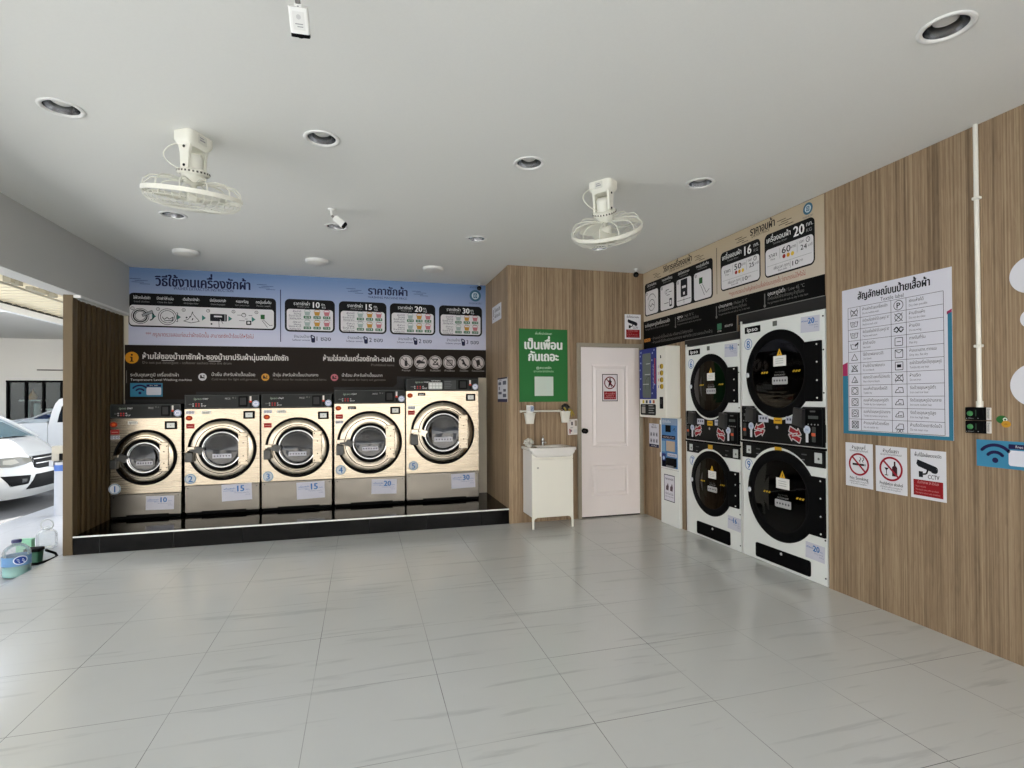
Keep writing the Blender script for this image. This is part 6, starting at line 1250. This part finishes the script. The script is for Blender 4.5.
def patch(name, outline, m, off, label=None, parent=car, th=.02):
    q = MB(); n = len(outline); o1 = [CP(sfront(y, z)-off, y, z) for y, z in outline]; o2 = [CP(sfront(y, z)+th, y, z) for y, z in outline]
    ya, yb = min(y for y, z in outline)+1e-4, max(y for y, z in outline)-1e-4; rows = []
    for i in range(15):
        y = ya+(yb-ya)*i/14; hits = []
        for (a, b_), (c_, d) in zip(outline, outline[1:]+outline[:1]):
            if (a-y)*(c_-y) <= 0 and abs(c_-a) > 1e-9: hits.append(b_+(d-b_)*(y-a)/(c_-a))
        lo_, hi_ = min(hits), max(hits); rows.append([CP(sfront(y, lo_+(hi_-lo_)*j/5)-off, y, lo_+(hi_-lo_)*j/5) for j in range(6)])
    q.grid(rows, m); q.add(o1+o2, [(i, n+i, n+(i+1) % n, (i+1) % n) for i in range(n)], m)
    return q.build(name, parent, label=label)
def dens(o_, k=4): return [(a+(c-a)*i/k, b_+(d-b_)*i/k) for (a, b_), (c, d) in zip(o_, o_[1:]+o_[:1]) for i in range(k)]
HLM = mat('headlight', (92, 90, 78), .3, .1, var=.1, scale=14, coat=.6)
for sg in (-1, 1):
    m_ = lambda o_: [(sg*a, z) for a, z in o_]
    hl = patch('headlight', dens(m_([(.84, .70), (.72, .765), (.50, .765), (.36, .735), (.36, .69), (.50, .655), (.66, .635), (.82, .655)])), HLM, .012)
    patch('headlight_lens', dens(m_([(.70, .735), (.58, .740), (.56, .690), (.66, .665), (.72, .68)]), 2), mat('lens_bright', (150, 147, 132), .2, .2, var=0), .020, parent=hl)
    patch('fog_lamp_surround', dens(m_([(.76, .52), (.45, .50), (.49, .38), (.68, .365)])), CARB, .008)
    patch('number_shadow' if False else 'fog_lamp', dens(m_([(.57, .46), (.51, .455), (.52, .41), (.57, .405)]), 2), mat('fog_glass', (70, 72, 74), .2, .4, var=0), .014)
gr = patch('grille', dens([(-.35, .755), (.35, .755), (.36, .60), (.30, .575), (-.30, .575), (-.36, .60)], 5), CARB, .010)
for z in (.715, .650): q = MB(); q.tube([CP(sfront(y, z)-.016, y, z) for y in [-.34+.68*i/10 for i in range(11)]], .013, CHROME, 8); q.build('grille_bar', gr)
patch('lower_intake', dens([(-.36, .50), (.36, .50), (.50, .30), (-.50, .30)], 5), CARB, .008)
q = MB(); q.grid([[CP(sfront(y, .18)+.05, y*.95, .175) for y in Y_], [CP(1.0, y*.9, .16) for y in Y_]], CARB); q.build('underbody', car)
def wheel(parent, c, r, w_):
    f = Fr(c, (1, 0, 0), (0, 0, 1), (0, -1, 0)); q = MB(); q.lathe(f, [(r*.6, -w_/2), (r*.95, -w_/2), (r, -w_/2+.03), (r, w_/2-.03), (r*.95, w_/2), (r*.6, w_/2)], TYRE, 28); wl = q.build('wheel', parent)
    q = MB(); q.lathe(f, [(r*.62, w_/2-.004), (r*.58, w_/2-.02), (r*.2, w_/2-.01), (0, w_/2-.006)], mat('rim_metal', (170, 172, 174), .3, .8, var=0), 24); q.build('wheel_rim', wl)
for s_, sg in ((.85, -1), (.85, 1), (3.4, -1), (3.4, 1)): wheel(car, CP(s_, sg*.80, .30), .30, .19)
# ---- white pickup behind it
pk_ = thing('pickup_truck', 'white pickup truck parked behind the white car, only bed and cab rear visible', 'truck', (-5.8, 13.35, ROAD)); py0, py1 = 12.5, 14.2; TRKW = mat('truck_white', (228, 229, 228), .3, var=0, coat=.4)
fp = Fr((0, py0, 0), (1, 0, 0), (0, 0, 1)); D_ = -(py1-py0)
q = MB(); q.prism(fp, [(-8.1, .22), (-5.935, .22), (-5.935, .985), (-8.1, .935)], -.06, 0, TRKW); q.prism(fp, [(-8.1, .22), (-5.935, .22), (-5.935, .985), (-8.1, .935)], D_, D_+.06, TRKW); q.box((-8.1, py0, .45), (-5.935, py1, .5), TRKW); q.box((-8.14, py0, .3), (-8.08, py1, .94), TRKW); q.build('truck_bed', pk_)
cab = [(-5.925, .22), (-3.0, .22), (-2.9, .45), (-2.95, .80), (-4.05, .95), (-4.75, 1.42), (-5.0, 1.47), (-5.66, 1.47), (-5.74, 1.44), (-5.80, 1.36), (-5.86, 1.20), (-5.90, 1.02), (-5.925, .9)]
q = MB(); q.prism(fp, cab, D_, 0, TRKW); q.build('cab', pk_)
q = MB(); q.prism(fp, [(-5.765, .99), (-4.25, .99), (-4.80, 1.36), (-5.60, 1.38), (-5.69, 1.30), (-5.74, 1.12)], 0, .006, mat('truck_glass', (26, 28, 32), .08, var=0)); q.build('side_window', pk_, label='dark side window')
for x in (-7.4, -3.7): wheel(pk_, Vector((x, py0+.10, ROAD+.36)), .36, .22); wheel(pk_, Vector((x, py1-.10, ROAD+.36)), .36, .22)
q = MB(); q.tube([(-6.9, 12.85, .98), (-6.35, 12.85, 1.06), (-5.86, 12.85, 1.29)], .022, mat('bar_grey', (170, 172, 172), .4, .5, var=0), 8); q.tube([(-6.9, 12.85, .98), (-6.9, 12.85, .5)], .022, mat('bar_grey', (170, 172, 172), .4), 8); q.build('bed_bar', pk_)
o = thing('tarpaulin', 'pale folded sheet lying on the bed of the white pickup', 'sheet', (-6.5, 12.8, .95)); rows = [[Vector((-7.6+1.6*i/14, 12.58+1.2*j/6, .965+.07*noise.noise(Vector((i*.5, j*.7, 0)))+.05*math.sin(j*.8)+.02*i/14)) for i in range(15)] for j in range(7)]
MB().grid(rows, mat('sheet_pale', (206, 214, 216), .5, var=.05)).build('sheet', o)
rows = [[Vector((-6.42+.42*i/8, 13.0+.5*j/4, 1.02+.11*math.sin(PI*i/8)+.03*noise.noise(Vector((i, j, 3))))) for i in range(9)] for j in range(5)]
MB().grid(rows, mat('sheet_blue', (60, 100, 176), .5, var=.06)).build('blue_fold', o, label='blue fold')
# ---- things on the terrace
BX, BY = -2.790, 5.43
def bottle(label, x, y, R, hts, cap, lab=None):
    o = thing('water_bottle', label, 'bottle', (x, y, OUTZ)); f = Fr((x, y, OUTZ), (1, 0, 0), (0, 1, 0)); Hh = hts
    prof = [(0, .004), (R*.7, .002), (R*.96, .012), (R, .03)]
    for k in range(9): z = .035+k*(Hh*.62-.035)/8; prof.append((R*(1 if k % 2 else .975), z))
    prof += [(R*.98, Hh*.66), (R*.86, Hh*.76), (R*.60, Hh*.84), (R*.34, Hh*.89), (R*.30, Hh*.93)]
    MB().lathe(f, prof, PET, 36).build('bottle_body', o)
    MB().lathe(f, [(R*.36, Hh*.925), (R*.36, Hh*.985), (R*.33, Hh), (0, Hh)], cap, 24).build('cap', o)
    return o, f
o, f = bottle('large clear water bottle with a blue label and navy cap, in front on the terrace', BX, BY, .094, .305, mat('cap_navy', (36, 40, 92), .4, var=.02))
q = MB(); q.lathe(f, [(.0955, .100), (.0955, .175)], mat('label_blue', (98, 142, 186), .5, var=.12, scale=20), 36); lb = q.build('bottle_label', o, label='blue label')
q = MB(); a0 = Vector((0, -1, 0)).normalized(); tv = (Vector((0, 0, 0))-Vector((BX, BY, 0))).normalized(); tv = (tv+Vector((.35, 0, 0))).normalized(); su = Vector((0, 0, 1)).cross(tv)
def on_lab(a, v, rr=.0975): c, s_ = math.cos(a), math.sin(a); return Vector((BX, BY, OUTZ+v))+(tv*c+su*s_)*rr
for k, (ra_, rb_, m_, e_) in enumerate(((.50, .036, ink((214, 224, 236)), .0970), (.42, .029, ink((44, 74, 150)), .0978))):
    ring = [on_lab(ra_*math.cos(t), .148+rb_*math.sin(t), e_) for t in [2*PI*i/28 for i in range(28)]]; ring.append(on_lab(0, .148, e_+.001)); q.add(ring, [(i, (i+1) % 28, 28) for i in range(28)], m_)
for i in range(3): q.add([on_lab(-.26+.06*i, .152-.012*i, .0998), on_lab(.20+.06*i, .152-.012*i, .0998), on_lab(.20+.06*i, .158-.012*i, .0998), on_lab(-.26+.06*i, .158-.012*i, .0998)], [(0, 1, 2, 3)], ink((200, 214, 236)))
q.build('label_emblem', lb)
MB().lathe(f, [(.089, .010), (.089, .085), (0, .086)], mat('green_water', (150, 208, 200), .1, var=.03, spec=.6), 30).build('liquid', o, label='pale green liquid')
o, f = bottle('clear empty handled jug further back on the terrace, by the brown post', -3.02, 6.36, .085, .215, PET)
MB().tube([Vector((-3.02+.052*math.cos(t), 6.36, OUTZ+.235+.052*math.sin(t))) for t in [2*PI*i/20 for i in range(20)]], .005, mat('ring_grey', (186, 190, 190), .4, var=0), 6, closed=True).build('carry_ring', o)
DG = mat('dark_green', (26, 86, 62), .5, var=.05); 
o = thing('plastic_tub', 'dark green square tub with a black rim between the bottle and the jug', 'tub', (-2.86, 5.82, OUTZ)); q = MB()
lo = lambda k, z: [Vector((a, b_, z)) for a, b_ in q.rr(-2.86-.056*k, 5.82-.05*k, -2.86+.056*k, 5.82+.05*k, .015*k, 4)]
rows = [lo(.86, OUTZ+.001), lo(1, OUTZ+.12), lo(.95, OUTZ+.12), lo(.82, OUTZ+.01)]; q.grid(rows, DG, True, True); q.add(rows[0], [tuple(reversed(range(len(rows[0]))))], DG); q.add(rows[-1], [tuple(range(len(rows[0])))], DG); q.build('tub_body', o)
q = MB(); rows = [lo(1.05, OUTZ+.108), lo(1.08, OUTZ+.118), lo(1.06, OUTZ+.136), lo(.2, OUTZ+.142)]; q.grid(rows, BLACKP, False, True); q.add(rows[-1], [tuple(range(len(rows[0])))], BLACKP); q.build('lid', o, label='black lid')
o = thing('carry_strap', 'black looped strap lying on the terrace beside the green tub', 'strap', (-2.74, 5.85, OUTZ)); q = MB()
q.tube([Vector(p) for p in ((-2.83, 5.66, OUTZ+.03), (-2.775, 5.70, OUTZ+.02), (-2.745, 5.83, OUTZ+.016), (-2.735, 5.93, OUTZ+.018), (-2.77, 5.97, OUTZ+.04), (-2.81, 5.90, OUTZ+.09))], .012, BLACKP, 8); q.build('strap_loop', o)
o = thing('green_box', 'light green carton standing behind the large water bottle', 'box', (-2.98, 5.93, OUTZ)); q = MB(); q.box((-3.04, 5.90, OUTZ+.001), (-2.92, 5.96, OUTZ+.20), mat('light_green', (140, 200, 168), .5, var=.04), .004); q.build('carton', o)
q = MB(); q.box((-3.042, 5.898, OUTZ+.05), (-2.918, 5.962, OUTZ+.085), DG, .002); q.build('carton_band', o); 
# ------------------------------------------------------------------ light, sky and camera
w = bpy.data.worlds.new('World'); SC.world = w; w.use_nodes = True
nt = w.node_tree; bg = nt.nodes['Background']
sk = nd(nt, 'ShaderNodeTexSky'); sk.sky_type = 'NISHITA'; sk.sun_disc = False; sk.sun_elevation = math.radians(62); sk.sun_rotation = math.radians(20); sk.air_density = 1.2; sk.dust_density = 3.0; sk.ozone_density = 1
hz = nd(nt, 'ShaderNodeHueSaturation'); hz.inputs['Saturation'].default_value = .55
nt.links.new(sk.outputs[0], hz.inputs['Color']); nt.links.new(hz.outputs[0], bg.inputs[0]); bg.inputs[1].default_value = .23
sun = bpy.data.lights.new('sun', 'SUN'); sun.energy = 4.5; sun.angle = math.radians(.6); sun.color = (1, .985, .965)
so = bpy.data.objects.new('sun', sun); COL.objects.link(so); so.rotation_euler = Vector((-.22, .75, 1)).to_track_quat('Z', 'Y').to_euler(); so.location = (0, 0, 12)
cd = bpy.data.cameras.new('camera'); cam = bpy.data.objects.new('camera', cd); COL.objects.link(cam)
yaw, pit, rol = .27519, .0089988, -.0060952
fwd = Vector((math.sin(yaw)*math.cos(pit), math.cos(yaw)*math.cos(pit), math.sin(pit))); r0 = Vector((math.cos(yaw), -math.sin(yaw), 0)); u0 = r0.cross(fwd)
rt = r0*math.cos(rol) + u0*math.sin(rol); up = u0*math.cos(rol) - r0*math.sin(rol)
cam.matrix_world = Matrix(((rt.x, up.x, -fwd.x, 0), (rt.y, up.y, -fwd.y, 0), (rt.z, up.z, -fwd.z, H), (0, 0, 0, 1)))
cd.sensor_width = 36; cd.lens = 531.594/1024*36; cd.shift_y = 9.724/1024; cd.clip_start = .05; cd.clip_end = 300
SC.camera = cam
SC.view_settings.view_transform = 'Standard'; SC.view_settings.look = 'None'; SC.view_settings.gamma = 1; SC.view_settings.use_curve_mapping = False
SC.view_settings.exposure = 1.88
SC.cycles.use_denoising = True; SC.cycles.max_bounces = 10; SC.cycles.diffuse_bounces = 7; SC.cycles.glossy_bounces = 5; SC.cycles.transparent_max_bounces = 12
SC.cycles.sample_clamp_indirect = 6; SC.cycles.caustics_reflective = False; SC.cycles.caustics_refractive = False
